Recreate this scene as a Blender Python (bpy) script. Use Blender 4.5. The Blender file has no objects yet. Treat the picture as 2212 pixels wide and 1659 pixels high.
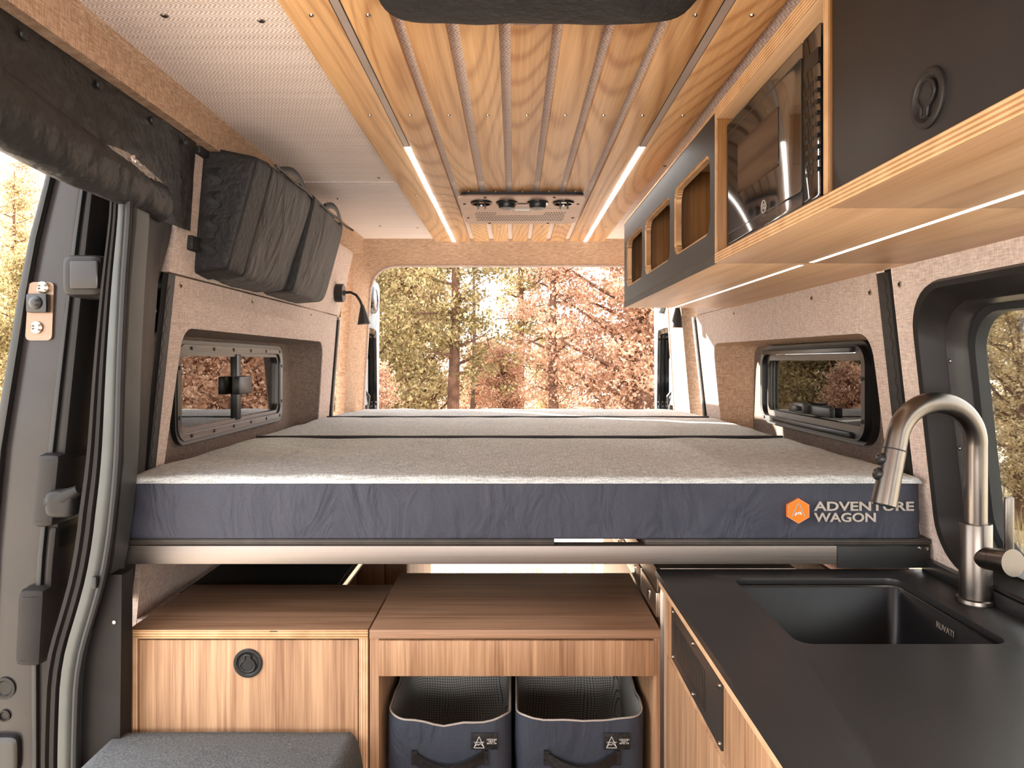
import bpy, bmesh, math, random
from mathutils import Vector, Matrix, noise
from mathutils.geometry import tessellate_polygon
random.seed(7)
PI = math.pi
SC = bpy.context.scene
COL = SC.collection
E = 1.375            # eye height; all z in the builders are given from eye level

# ------------------------------------------------------------------ camera, sky, sun, exposure
cam_d = bpy.data.cameras.new('camera'); cam = bpy.data.objects.new('camera', cam_d); COL.objects.link(cam)
cam.location = (0, 0, E); cam.rotation_euler = (PI/2, 0, 0)
cam_d.sensor_width = 36; cam_d.lens = 1580/2212*36
cam_d.shift_x = -3/2212; cam_d.shift_y = -49.5/2212
cam_d.clip_start = .02; cam_d.clip_end = 500
SC.camera = cam
SC.view_settings.view_transform = 'Standard'; SC.view_settings.look = 'None'
SC.view_settings.exposure = 1.3; SC.view_settings.gamma = 1; SC.view_settings.use_curve_mapping = False

w = bpy.data.worlds.new('world'); SC.world = w; w.use_nodes = True
wn = w.node_tree.nodes; wl = w.node_tree.links
bg = wn['Background']; bg.inputs['Strength'].default_value = 2.3
tc = wn.new('ShaderNodeTexCoord'); sx = wn.new('ShaderNodeSeparateXYZ'); rp = wn.new('ShaderNodeValToRGB')
wl.new(tc.outputs['Generated'], sx.inputs[0]); wl.new(sx.outputs['Z'], rp.inputs[0]); wl.new(rp.outputs[0], bg.inputs[0])
rp.color_ramp.elements[0].position = 0.0; rp.color_ramp.elements[0].color = (1, .98, .955, 1)
rp.color_ramp.elements[1].position = .6; rp.color_ramp.elements[1].color = (.95, .97, 1, 1)
sun_d = bpy.data.lights.new('sun', 'SUN'); sun = bpy.data.objects.new('sun', sun_d); COL.objects.link(sun)
sun_d.energy = 13; sun_d.angle = .009; sun_d.color = (1, .9, .78)
sun.rotation_euler = Vector((1.6, -1, -.62)).to_track_quat('-Z', 'Y').to_euler(); sun.location = (-6, 8, 6)
# lamp added in the cab behind the viewer, tilted up to brighten the ceiling
fill_d = bpy.data.lights.new('cab_fill', 'AREA'); ws = bpy.data.objects.new('cab_fill', fill_d); COL.objects.link(ws)
fill_d.shape = 'RECTANGLE'; fill_d.size = 1.6; fill_d.size_y = .9; fill_d.energy = 30; fill_d.color = (1, .95, .9)
ws.location = (0, -1.35, E-.05); ws.rotation_euler = (PI/2+.95, 0, 0)

# ------------------------------------------------------------------ materials
def lin(c):
    return tuple((v/255/12.92 if v/255 <= .04045 else ((v/255+.055)/1.055)**2.4) for v in c) + (1,)
class NT:
    def __init__(s, name):
        s.m = bpy.data.materials.new(name); s.m.use_nodes = True
        s.t = s.m.node_tree; s.b = s.t.nodes['Principled BSDF']
    def n(s, typ, **kw):
        x = s.t.nodes.new('ShaderNode'+typ)
        for k, v in kw.items(): setattr(x, k, v)
        return x
    def l(s, a, b): s.t.links.new(a, b)
    def coord(s, scale=(1, 1, 1), rnd=True):
        tc = s.n('TexCoord'); mp = s.n('Mapping'); mp.inputs['Scale'].default_value = scale
        if rnd:
            oi = s.n('ObjectInfo'); va = s.n('VectorMath', operation='MULTIPLY_ADD')
            va.inputs[1].default_value = (7, 13, 9)
            s.l(oi.outputs['Random'], va.inputs[0]); s.l(tc.outputs['Object'], va.inputs[2]); s.l(va.outputs[0], mp.inputs['Vector'])
        else: s.l(tc.outputs['Object'], mp.inputs['Vector'])
        return mp.outputs[0]
    def noise(s, v, scale=1, detail=2, rough=.5, dist=0):
        x = s.n('TexNoise'); x.inputs['Scale'].default_value = scale; x.inputs['Detail'].default_value = detail
        x.inputs['Roughness'].default_value = rough; x.inputs['Distortion'].default_value = dist
        s.l(v, x.inputs['Vector']); return x.outputs[0]
    def math(s, op, a, b=None, c=None):
        x = s.n('Math', operation=op)
        for i, q in enumerate((a, b, c)):
            if q is None: continue
            if hasattr(q, 'is_linked'): s.l(q, x.inputs[i])
            else: x.inputs[i].default_value = q
        return x.outputs[0]
    def ramp(s, v, stops):
        x = s.n('ValToRGB'); e = x.color_ramp.elements
        while len(e) < len(stops): e.new(.5)
        for i, (p, c) in enumerate(stops): e[i].position = p; e[i].color = c
        s.l(v, x.inputs[0]); return x.outputs[0]
    def mix(s, f, a, b, mode='MIX'):
        x = s.n('Mix', data_type='RGBA', blend_type=mode)
        for i, q in zip((0, 6, 7), (f, a, b)):
            if hasattr(q, 'is_linked'): s.l(q, x.inputs[i])
            else: x.inputs[i].default_value = q
        return x.outputs[2]
    def bump(s, h, dist=.001, strength=1):
        x = s.n('Bump'); x.inputs['Distance'].default_value = dist; x.inputs['Strength'].default_value = strength
        s.l(h, x.inputs['Height']); s.l(x.outputs[0], s.b.inputs['Normal'])
    def col(s, c):
        if hasattr(c, 'is_linked'): s.l(c, s.b.inputs['Base Color'])
        else: s.b.inputs['Base Color'].default_value = c
    def set(s, **kw):
        for k, v in kw.items(): s.b.inputs[k.replace('_', ' ')].default_value = v
        return s

def plain(name, c, rough=.5, metal=0, spec=.5, bump=None, var=.12):
    t = NT(name); t.set(Roughness=rough, Metallic=metal); t.b.inputs['Specular IOR Level'].default_value = spec
    c = lin(c); n = t.noise(t.coord(), 9, 3)
    d = tuple(v*(1-var) for v in c[:3])+(1,); u = tuple(min(1, v*(1+var)) for v in c[:3])+(1,)
    t.col(t.ramp(n, [(.3, d), (.7, u)]))
    if bump: t.bump(t.noise(t.coord(), bump[0], 3), bump[1])
    return t.m
def tweed(name, dark, light, s=420, a=(.1, .1, 1), b=(1, 1, .1), rough=.9, contrast=.17):
    t = NT(name); t.set(Roughness=rough); t.b.inputs['Specular IOR Level'].default_value = .15
    n1 = t.noise(t.coord(tuple(s*k for k in a)), 1, 1); n2 = t.noise(t.coord(tuple(s*k for k in b)), 1, 1)
    big = t.noise(t.coord(), 5, 2)
    v = t.math('ADD', t.math('MULTIPLY', t.math('ADD', n1, n2), .46), t.math('MULTIPLY', big, .08))
    t.col(t.ramp(v, [(.5-contrast, lin(dark)), (.5+contrast, lin(light))]))
    t.bump(t.math('ADD', n1, n2), .0006, .6); return t.m
def oak(name, dark, light, along='y', rings=46, ring_scale=4.2, fine=.5, rough=.42, ringamt=.55):
    t = NT(name); t.set(Roughness=rough); t.b.inputs['Specular IOR Level'].default_value = .35
    ax = 'xyz'.index(along)
    def sc(ac, al): return tuple(al if i == ax else ac for i in range(3))
    n = t.noise(t.coord(sc(ring_scale, ring_scale*.10)), 1, 1.2, .45)
    ring = t.math('MULTIPLY_ADD', t.math('SINE', t.math('MULTIPLY', n, rings*PI)), .5, .5)
    ring = t.math('POWER', ring, 3.2)
    f = t.noise(t.coord(sc(260, 7)), 1, 2)
    f2 = t.noise(t.coord(sc(95, 1.6)), 1, 2)
    big = t.noise(t.coord(sc(14, .8)), 1, 1)
    v = t.math('ADD', t.math('MULTIPLY', ring, -.33*ringamt), t.math('MULTIPLY', f, fine*.55))
    v = t.math('ADD', v, t.math('MULTIPLY', f2, fine*.6)); v = t.math('ADD', v, t.math('MULTIPLY', big, .4)); v = t.math('ADD', v, .05)
    oi = t.n('ObjectInfo'); v = t.math('ADD', v, t.math('MULTIPLY_ADD', oi.outputs['Random'], .12, -(fine-.36)*.55))
    v = t.math('SUBTRACT', v, .06-.24*ringamt*.5)
    t.col(t.ramp(v, [(.26, lin(dark)), (.72, lin(light))]))
    t.bump(t.math('ADD', ring, f), .0003, .35); return t.m
def ply(name, dark, light, axis='z', period=.0056):
    t = NT(name); t.set(Roughness=.6)
    tc = t.n('TexCoord'); sp = t.n('SeparateXYZ'); t.l(tc.outputs['Object'], sp.inputs[0])
    z = sp.outputs['XYZ'.index(axis.upper())]
    s = t.math('SINE', t.math('MULTIPLY', z, 2*PI/period))
    n = t.noise(t.coord((26, 26, 26)), 1, 2)
    v = t.math('ADD', t.math('MULTIPLY_ADD', s, .26, .5), t.math('MULTIPLY_ADD', n, .5, -.25))
    t.col(t.ramp(v, [(.2, lin(dark)), (.8, lin(light))])); return t.m
def emis(name, c, strength):
    t = NT(name); t.col(lin(c)); t.b.inputs['Emission Color'].default_value = lin(c); t.b.inputs['Emission Strength'].default_value = strength
    return t.m
def glass(name, tint=(.9, .93, .92), refl=1.0, rough=.0):
    m = bpy.data.materials.new(name); m.use_nodes = True; t = m.node_tree
    for x in list(t.nodes): t.nodes.remove(x)
    out = t.nodes.new('ShaderNodeOutputMaterial'); mx = t.nodes.new('ShaderNodeMixShader'); fr = t.nodes.new('ShaderNodeFresnel')
    tr = t.nodes.new('ShaderNodeBsdfTransparent'); gl = t.nodes.new('ShaderNodeBsdfGlossy')
    mu = t.nodes.new('ShaderNodeMath'); mu.operation = 'MULTIPLY'; mu.inputs[1].default_value = refl; mu.use_clamp = True
    tr.inputs[0].default_value = (*tint, 1); gl.inputs['Roughness'].default_value = rough; fr.inputs[0].default_value = 1.5
    t.links.new(fr.outputs[0], mu.inputs[0]); t.links.new(mu.outputs[0], mx.inputs[0]); t.links.new(tr.outputs[0], mx.inputs[1]); t.links.new(gl.outputs[0], mx.inputs[2])
    t.links.new(mx.outputs[0], out.inputs[0]); return m
def herringbone(name):
    t = NT(name); t.set(Roughness=.85); t.b.inputs['Specular IOR Level'].default_value = .2
    tc = t.n('TexCoord'); sp = t.n('SeparateXYZ'); t.l(tc.outputs['Object'], sp.inputs[0])
    x, y = sp.outputs[0], sp.outputs[1]
    wob = t.noise(t.coord((3, 30, 1), False), 1, 2)
    y2 = t.math('ADD', y, t.math('MULTIPLY', wob, .004))
    tri = t.math('PINGPONG', y2, .012)
    ph = t.math('ADD', x, t.math('MULTIPLY', tri, .8))
    s = t.math('MULTIPLY_ADD', t.math('SINE', t.math('MULTIPLY', ph, 2*PI/.0085)), .5, .5)
    band = t.noise(t.coord((1.5, 45, 1), False), 1, 2)
    v = t.math('ADD', t.math('MULTIPLY', s, .62), t.math('MULTIPLY', band, .4))
    t.col(t.ramp(v, [(.1, lin((184, 164, 154))), (.45, lin((226, 208, 199))), (.85, lin((242, 229, 222)))]))
    t.bump(s, .0015, .5); return t.m
def navy(name, c, bumpd=.004):
    t = NT(name); t.set(Roughness=.62); t.b.inputs['Specular IOR Level'].default_value = .4
    c = lin(c); n = t.noise(t.coord((900, 900, 900)), 1, 1)
    t.col(t.ramp(n, [(.3, tuple(v*.75 for v in c[:3])+(1,)), (.7, tuple(v*1.3 for v in c[:3])+(1,))]))
    wv = t.noise(t.coord((11, 11, 5)), 1, 3, .55, 1.2)
    t.bump(t.math('ADD', wv, t.math('MULTIPLY', n, .012)), bumpd*6, .55); return t.m
def gridcloth(name):
    t = NT(name); t.set(Roughness=.7)
    tc = t.n('TexCoord'); sp = t.n('SeparateXYZ'); t.l(tc.outputs['Object'], sp.inputs[0])
    wob = t.noise(t.coord((9, 9, 9), False), 1, 2)
    h = t.math('ADD', t.math('ADD', sp.outputs[0], sp.outputs[1]), t.math('MULTIPLY', wob, .012))
    z = t.math('ADD', sp.outputs[2], t.math('MULTIPLY', wob, .012))
    a = t.math('PINGPONG', h, .0032); b = t.math('PINGPONG', z, .0032)
    mn = t.math('MINIMUM', a, b); v = t.math('DIVIDE', mn, .0016)
    t.col(t.ramp(v, [(.25, lin((74, 74, 76))), (.6, lin((176, 172, 165)))]))
    t.bump(wob, .02, .5); return t.m
def brushed(name, c, axis='x', rough=.3):
    t = NT(name); t.set(Metallic=1.0)
    ax = 'xyz'.index(axis); n = t.noise(t.coord(tuple(2 if i == ax else 500 for i in range(3))), 1, 2)
    cl = lin(c); t.col(t.ramp(n, [(.3, tuple(v*.85 for v in cl[:3])+(1,)), (.7, cl)]))
    t.l(t.math('MULTIPLY_ADD', n, .2, rough-.1), t.b.inputs['Roughness']); return t.m
def leafmat(name, cols):
    m = bpy.data.materials.new(name); m.use_nodes = True; t = m.node_tree
    for x in list(t.nodes): t.nodes.remove(x)
    out = t.nodes.new('ShaderNodeOutputMaterial'); d = t.nodes.new('ShaderNodeBsdfDiffuse'); tr = t.nodes.new('ShaderNodeBsdfTranslucent'); mx = t.nodes.new('ShaderNodeMixShader')
    g = t.nodes.new('ShaderNodeNewGeometry'); r = t.nodes.new('ShaderNodeValToRGB'); e = r.color_ramp.elements
    while len(e) < len(cols): e.new(.5)
    for i, c in enumerate(cols): e[i].position = i/(len(cols)-1); e[i].color = lin(c)
    t.links.new(g.outputs['Random Per Island'], r.inputs[0]); t.links.new(r.outputs[0], d.inputs[0]); t.links.new(r.outputs[0], tr.inputs[0])
    mx.inputs[0].default_value = .4; t.links.new(d.outputs[0], mx.inputs[1]); t.links.new(tr.outputs[0], mx.inputs[2]); t.links.new(mx.outputs[0], out.inputs[0]); return m

M = {}
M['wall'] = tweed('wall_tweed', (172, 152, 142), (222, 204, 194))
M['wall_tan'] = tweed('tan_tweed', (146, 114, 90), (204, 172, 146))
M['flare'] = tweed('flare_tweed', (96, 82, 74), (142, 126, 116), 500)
M['ceil'] = herringbone('ceiling_herringbone')
M['slat'] = oak('slat_oak', (164, 112, 66), (232, 186, 134), 'y', 96, 2.7, .46, .4, .5)
M['oak_z'] = oak('cabinet_oak_upright', (134, 96, 68), (204, 164, 128), 'z', 26, 3, .8, .5, .2)
M['oak_x'] = oak('cabinet_oak_shaded', (118, 86, 64), (172, 136, 110), 'x', 26, 3, .8, .45, .22)  # same oak as the fronts, darkened to paint in the shade on the tops
M['oak_y'] = oak('cabinet_oak_long', (186, 142, 104), (226, 186, 146), 'y', 24, 3.2, .5, .42, .4)
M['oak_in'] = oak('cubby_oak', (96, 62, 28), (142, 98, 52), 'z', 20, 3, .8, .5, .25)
M['ply'] = ply('ply_edge', (150, 106, 66), (218, 178, 134))
M['ply_z'] = ply('ply_edge_upright', (168, 124, 88), (222, 184, 146), 'x')
M['ply_x'] = ply('ply_edge_face', (150, 106, 66), (218, 178, 134), 'y')
M['plyblack'] = ply('black_ply_edge', (30, 27, 25), (74, 65, 58))
M['black'] = plain('black_laminate', (35, 31, 30), .5, 0, .32)
M['worktop'] = plain('black_worktop', (36, 35, 36), .4, 0, .5)
M['plastic'] = plain('black_plastic', (34, 33, 33), .38)
M['floorblack'] = plain('matte_black_box', (28, 27, 27), .85, 0, .15)
M['rubber'] = plain('rubber', (26, 26, 27), .55)
M['trim'] = plain('dark_trim', (32, 29, 28), .42, 0, .22)
M['trimsoft'] = plain('dark_trim_matte', (38, 35, 34), .62, 0, .15)
M['paint'] = plain('grey_car_paint', (44, 40, 40), .24, .08, .35)
M['jamb'] = plain('jamb_paint', (70, 72, 71), .42, .3, .5)
M['gloss'] = plain('gloss_black', (22, 22, 22), .06, 0, .7)
M['fabricblack'] = plain('black_cloth', (32, 30, 30), .6, 0, .4, (60, .004))
M['screen'] = plain('screen_cloth', (31, 29, 28), .5, 0, .4, (14, .02))
M['bag'] = None
M['navy'] = navy('navy_cloth', (52, 54, 66), .004)
M['navyb'] = navy('navy_basket_cloth', (56, 61, 72), .003)
M['mattress'] = tweed('mattress_tweed', (138, 139, 139), (220, 222, 221), 330, (1, .12, 1), (.12, 1, 1), contrast=.2)
M['cushion'] = tweed('cushion_felt', (68, 70, 72), (116, 118, 120), 420, (1, .5, 1), (.5, 1, 1), contrast=.2)
M['grid'] = gridcloth('grid_lining')
M['alu'] = brushed('brushed_aluminium', (150, 140, 134), 'x', .5)
M['aluy'] = brushed('brushed_aluminium_long', (204, 186, 170), 'y', .36)
M['steel'] = plain('brushed_steel', (118, 110, 104), .3, 1.0, .5, None, .05)
M['chrome'] = plain('chrome', (214, 212, 208), .12, 1.0)
M['screwm'] = plain('screw_steel', (190, 180, 168), .25, 1.0)
M['profile'] = plain('led_profile', (176, 160, 150), .4, .3)
M['led'] = emis('led_lit', (255, 250, 244), 12)
M['ledu'] = emis('led_under', (255, 236, 220), 2.4)
M['consoleplate'] = plain('console_plate', (142, 112, 98), .38, .55)
M['white'] = plain('white_print', (226, 222, 216), .6, 0, .3, None, .02)
M['silver'] = plain('silver_thread', (170, 160, 152), .5, .2)
M['orange'] = plain('orange_badge', (240, 122, 28), .6, 0, .3, None, .03)
M['bluegrey'] = plain('door_panel_paint', (138, 148, 156), .4)
M['glass'] = glass('window_glass', (.86, .88, .86), 2.6)
M['tinted'] = glass('tinted_glass', (.74, .76, .70), 1.2)
M['sideglass'] = glass('side_glass', (.93, .94, .91), .7)
M['doorglass'] = glass('door_glass', (.62, .6, .46), .6)
M['winframe'] = plain('window_frame_alu', (74, 70, 67), .34, .6)
M['frameblack'] = plain('window_frame_black', (24, 23, 23), .38)
M['sink'] = plain('sink_black', (40, 40, 43), .3, .5)
M['pale'] = oak('pale_plank', (206, 176, 148), (238, 214, 190), 'z', 20, 3, .6, .5, .2)
M['floor'] = plain('floor_vinyl', (96, 84, 74), .5)
M['ground'] = plain('straw_ground', (228, 216, 198), .95, 0, .1, (30, .02), .2)
M['bark'] = plain('bark', (112, 84, 70), .95, 0, .1, (40, .02), .35)
M['greybark'] = plain('grey_bark', (130, 116, 106), .95, 0, .1, (40, .02), .3)
M['leaf_olive'] = leafmat('leaf_olive', [(100, 90, 60), (146, 130, 92), (182, 164, 122)])
M['leaf_pink'] = leafmat('leaf_pink', [(156, 118, 92), (200, 160, 134), (226, 194, 170)])
M['leaf_gold'] = leafmat('leaf_gold', [(146, 128, 92), (190, 168, 130), (218, 200, 164)])
M['straw'] = leafmat('dry_grass', [(170, 146, 104), (206, 184, 140), (226, 210, 176)])
def bagmat():
    t = NT('bag_cloth'); t.set(Roughness=.55); t.b.inputs['Specular IOR Level'].default_value = .22
    t.b.inputs['Sheen Weight'].default_value = .08
    n = t.noise(t.coord((60, 60, 6)), 1, 3, .6); t.col(t.ramp(n, [(.3, lin((34, 29, 27))), (.7, lin((50, 43, 39)))]))
    wv = t.noise(t.coord((24, 24, 6)), 1, 3, .5, .8); t.bump(wv, .022, .6); return t.m
M['bag'] = bagmat()

# ------------------------------------------------------------------ builders
def rr(a0, b0, a1, b1, r, n=6):
    """rounded rectangle, r one radius or four (from the corner a0,b0 on, counter-clockwise)"""
    rs = r if isinstance(r, (list, tuple)) else (r,)*4
    out = []
    for (cx, cy, st), q in zip(((a0, b0, PI), (a1, b0, 1.5*PI), (a1, b1, 0), (a0, b1, .5*PI)), rs):
        q = max(q, 1e-5); ox = cx + (q if cx == a0 else -q); oy = cy + (q if cy == b0 else -q)
        for i in range(n+1):
            a = st + PI/2*i/n; out.append((ox+q*math.cos(a), oy+q*math.sin(a)))
    return out
def circ(a, b, r, n=16, rb=None): return [(a+r*math.cos(2*PI*i/n), b+(rb or r)*math.sin(2*PI*i/n)) for i in range(n)]
PX = lambda a, b, t: (t, a, b)      # plane facing x: a=y, b=z
PY = lambda a, b, t: (a, t, b)      # plane facing y: a=x, b=z
PZ = lambda a, b, t: (a, b, t)      # plane facing z: a=x, b=y
def XL(z): return -.833+.08*z
def XR(z): return .868-.11*z
WL = lambda a, b, t: (XL(b)+t, a, b)
WR = lambda a, b, t: (XR(b)+t, a, b)
LOC = {}
class B:
    def __init__(s): s.bm = bmesh.new(); s.mi = 0
    def face(s, vs):
        try:
            f = s.bm.faces.new(vs); f.material_index = s.mi; return f
        except ValueError: return None
    def box(s, x0, y0, z0, x1, y1, z1):
        v = [s.bm.verts.new((x, y, z)) for x in (x0, x1) for y in (y0, y1) for z in (z0, z1)]
        for q in ((0, 1, 3, 2), (4, 6, 7, 5), (0, 4, 5, 1), (2, 3, 7, 6), (0, 2, 6, 4), (1, 5, 7, 3)): s.face([v[i] for i in q])
        return s
    def hexa(s, pts):
        v = [s.bm.verts.new(p) for p in pts]
        for q in ((0, 1, 3, 2), (4, 6, 7, 5), (0, 4, 5, 1), (2, 3, 7, 6), (0, 2, 6, 4), (1, 5, 7, 3)): s.face([v[i] for i in q])
        return s
    def prism(s, loops, fn, t0, t1, mside=None):
        if loops and not isinstance(loops[0][0], (tuple, list)): loops = [loops]
        tri = tessellate_polygon([[Vector((a, b, 0)) for a, b in lp] for lp in loops])
        flat = [p for lp in loops for p in lp]
        va = [s.bm.verts.new(fn(a, b, t0)) for a, b in flat]; vb = [s.bm.verts.new(fn(a, b, t1)) for a, b in flat]
        for t in tri: s.face([va[i] for i in t]); s.face([vb[i] for i in reversed(t)])
        k = 0; m0 = s.mi
        if mside is not None: s.mi = mside
        for lp in loops:
            n = len(lp)
            for i in range(n):
                j = (i+1) % n; s.face([va[k+i], va[k+j], vb[k+j], vb[k+i]])
            k += n
        s.mi = m0; return s
    def loft(s, rings, closed=True, caps=False):
        vs = [[s.bm.verts.new(p) for p in r] for r in rings]
        for a, b in zip(vs, vs[1:]):
            n = len(a)
            for i in range(n if closed else n-1):
                j = (i+1) % n; s.face([a[i], a[j], b[j], b[i]])
        if caps: s.face(vs[0][::-1]); s.face(vs[-1])
        return s
    def tube(s, path, r, n=12, caps=True, flat=None):
        P = [Vector(p) for p in path]; m = len(P); R = r if isinstance(r, (list, tuple)) else [r]*m
        up = None; rings = []
        for i in range(m):
            t = (P[min(i+1, m-1)]-P[max(i-1, 0)]).normalized()
            if up is None:
                up = Vector((0, 0, 1)) if abs(t.z) < .9 else Vector((1, 0, 0))
                if flat: up = Vector(flat)
            up = (up-t*up.dot(t)).normalized(); sd = t.cross(up)
            rx, ry = R[i] if isinstance(R[i], (tuple, list)) else (R[i], R[i])
            rings.append([P[i]+sd*(rx*math.cos(2*PI*k/n))+up*(ry*math.sin(2*PI*k/n)) for k in range(n)])
        return s.loft(rings, True, caps)
    def cyl(s, p0, p1, r0, r1=None, n=20): return s.tube([p0, p1], [r0, r0 if r1 is None else r1], n)
    def lathe(s, c, axis, prof, n=24):
        """prof: (distance along axis, radius)"""
        c = Vector(c); ax = Vector(axis).normalized()
        u = ax.orthogonal().normalized(); v = ax.cross(u)
        return s.loft([[c+ax*d+u*(max(r, 1e-5)*math.cos(2*PI*k/n))+v*(max(r, 1e-5)*math.sin(2*PI*k/n)) for k in range(n)] for d, r in prof], True, True)
    def soft(s, c8, k=8, cuts=14, fn=None):
        """rounded, slightly puffed box between eight corners (x, y, z bits)"""
        tmp = bmesh.new(); bmesh.ops.create_cube(tmp, size=2); bmesh.ops.subdivide_edges(tmp, edges=tmp.edges[:], cuts=cuts, use_grid_fill=True)
        C8 = [Vector(p) for p in c8]; mp = {}
        for v in tmp.verts:
            p = v.co; nn = (abs(p.x)**k+abs(p.y)**k+abs(p.z)**k)**(1/k); q = p/nn
            f = [(q.x+1)/2, (q.y+1)/2, (q.z+1)/2]; out = Vector()
            for i in range(8):
                wgt = 1
                for b in range(3): wgt *= f[b] if (i >> (2-b)) & 1 else 1-f[b]
                out += C8[i]*wgt
            if fn: out = out+fn(q, out)
            mp[v] = s.bm.verts.new(out)
        for fc in tmp.faces: s.face([mp[v] for v in fc.verts])
        tmp.free(); return s
    def pillow(s, x0, y0, x1, y1, zb, zt, r, crown, nx=48, ny=24, seed=0, rough=.0, fn=None):
        def ax(a, b, n):
            e = [0, .12, .3, .55, 1]; m = [a+r*q for q in e]; k = [b-r*q for q in reversed(e)]
            return m+[a+r+(b-a-2*r)*i/n for i in range(1, n)]+k
        xs, ys = ax(x0, x1, nx), ax(y0, y1, ny)
        def h(x, y):
            ex = min(x-x0, x1-x)/r; ey = min(y-y0, y1-y)/r; e = 1
            for q in (ex, ey):
                if q < 1: e *= math.sqrt(max(0, 1-(1-q)**2))
            u = (x-x0)/(x1-x0); v = (y-y0)/(y1-y0); c = crown*(16*u*(1-u)*v*(1-v))**.6
            z = zb+(zt-zb)*e+c*e
            if rough: z += rough*noise.noise(Vector((x*6+seed, y*6, seed)))*e
            return z
        g = [[s.bm.verts.new((x, y, h(x, y))) for x in xs] for y in ys]
        for j in range(len(ys)-1):
            for i in range(len(xs)-1): s.face([g[j][i], g[j][i+1], g[j+1][i+1], g[j+1][i]])
        c = [s.bm.verts.new((x, y, zb-.004)) for x, y in ((x0, y0), (x1, y0), (x1, y1), (x0, y1))]; s.face(c[::-1])
        bt = g[0]; s.face([c[0], c[1]]+bt[::-1]); s.face([c[2], c[3]]+g[-1])
        s.face([c[1], c[2]]+[q[-1] for q in g][::-1]); s.face([c[3], c[0]]+[q[0] for q in g]); return s
    def bevel(s, w_, seg=2, ang=.6):
        bmesh.ops.remove_doubles(s.bm, verts=s.bm.verts[:], dist=1e-6)
        ed = [e for e in s.bm.edges if len(e.link_faces) == 2 and e.calc_face_angle(0) > ang]
        bmesh.ops.bevel(s.bm, geom=ed, offset=w_, segments=seg, affect='EDGES', clamp_overlap=True, profile=.5); return s
    def mesh(s, name, mats, angle=.6, fixn=True):
        if fixn: bmesh.ops.recalc_face_normals(s.bm, faces=s.bm.faces[:])
        me = bpy.data.meshes.new(name); s.bm.to_mesh(me); s.bm.free()
        for m in (mats if isinstance(mats, list) else [mats]): me.materials.append(M[m] if isinstance(m, str) else m)
        for p in me.polygons: p.use_smooth = True
        try: me.set_sharp_from_angle(angle=angle)
        except Exception: pass
        return me
    def obj(s, name, mats, parent=None, angle=.6, origin=None):
        me = s.mesh(name, mats, angle)
        if origin is None:
            lo = [min(v.co[i] for v in me.vertices) for i in range(3)]; hi = [max(v.co[i] for v in me.vertices) for i in range(3)]
            origin = ((lo[0]+hi[0])/2, (lo[1]+hi[1])/2, lo[2])
        me.transform(Matrix.Translation([-q for q in origin])); return link(name, me, origin, parent)
def link(name, data, origin, parent=None, rot=None):
    o = bpy.data.objects.new(name, data); COL.objects.link(o)
    wloc = Vector(origin); LOC[o.name] = wloc
    if parent: o.parent = parent; o.location = wloc-LOC[parent.name]
    else: o.location = wloc+Vector((0, 0, E))
    if rot is not None: o.rotation_euler = rot
    return o
def tag(o, label, cat, group=None, kind=None):
    o['label'] = label; o['category'] = cat
    if group: o['group'] = group
    if kind: o['kind'] = kind
    return o
def thing(name, loc, label, cat, group=None, kind=None):
    o = link(name, None, loc); o.empty_display_size = .05; return tag(o, label, cat, group, kind)
def relabel(o, label): o['label'] = label; return o
def copytree(o, delta, parent=None):
    c = o.copy(); COL.objects.link(c); c.parent = parent
    if parent is None: c.location = o.location+Vector(delta)
    LOC[c.name] = LOC[o.name]+Vector(delta)
    for ch in list(o.children): copytree(ch, delta, c)
    return c
def bx(name, m, parent, x0, y0, z0, x1, y1, z1, bev=.0015): return B().box(x0, y0, z0, x1, y1, z1).bevel(bev).obj(name, m, parent) if bev else B().box(x0, y0, z0, x1, y1, z1).obj(name, m, parent)
# screws: one shared mesh with a washer and a socket head
def _screw(r, mt, washer=True):
    b = B()
    b.lathe((0, 0, 0), (0, 0, 1), [(0, r), (.0012, r), (.0022, r*.78), (.0018, r*.62)] if washer else [(0, r), (.0025, r*.8), (.003, r*.3)], 12)
    b.mi = 1; b.lathe((0, 0, .0006), (0, 0, 1), [(0, r*.5), (.0022, r*.45), (.0026, r*.2)], 10)
    return b.mesh('screw', mt)
SCW = _screw(.0075, ['screwm', 'trim']); SCB = _screw(.006, ['rubber', 'plastic'], False); SCS = _screw(.0045, ['screwm', 'screwm'], False)
def screw(p, nrm, parent, me=None, name='screw'):
    return link(name, me or SCW, p, parent, Vector(nrm).to_track_quat('Z', 'Y').to_euler())
def text(name, body, size, origin, right, up, mt, parent, xs=1.0, depth=.0008, bold=0, align='LEFT', width=None):
    cu = bpy.data.curves.new(name, 'FONT'); cu.body = body; cu.size = size; cu.extrude = depth; cu.offset = bold; cu.align_x = align; cu.resolution_u = 3
    cu.space_line = .86
    o = bpy.data.objects.new('tmp', cu); COL.objects.link(o); dg = bpy.context.evaluated_depsgraph_get(); dg.update()
    me = bpy.data.meshes.new_from_object(o.evaluated_get(dg)); bpy.data.objects.remove(o)
    if width: xq = [v.co.x for v in me.vertices]; xs = width/(max(xq)-min(xq))
    R = Vector(right).normalized(); U = Vector(up).normalized(); N = R.cross(U)
    me.transform(Matrix(((R.x*xs, U.x, N.x, 0), (R.y*xs, U.y, N.y, 0), (R.z*xs, U.z, N.z, 0), (0, 0, 0, 1))))
    me.materials.clear(); me.materials.append(M[mt]); return link(name, me, origin, parent)
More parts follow.
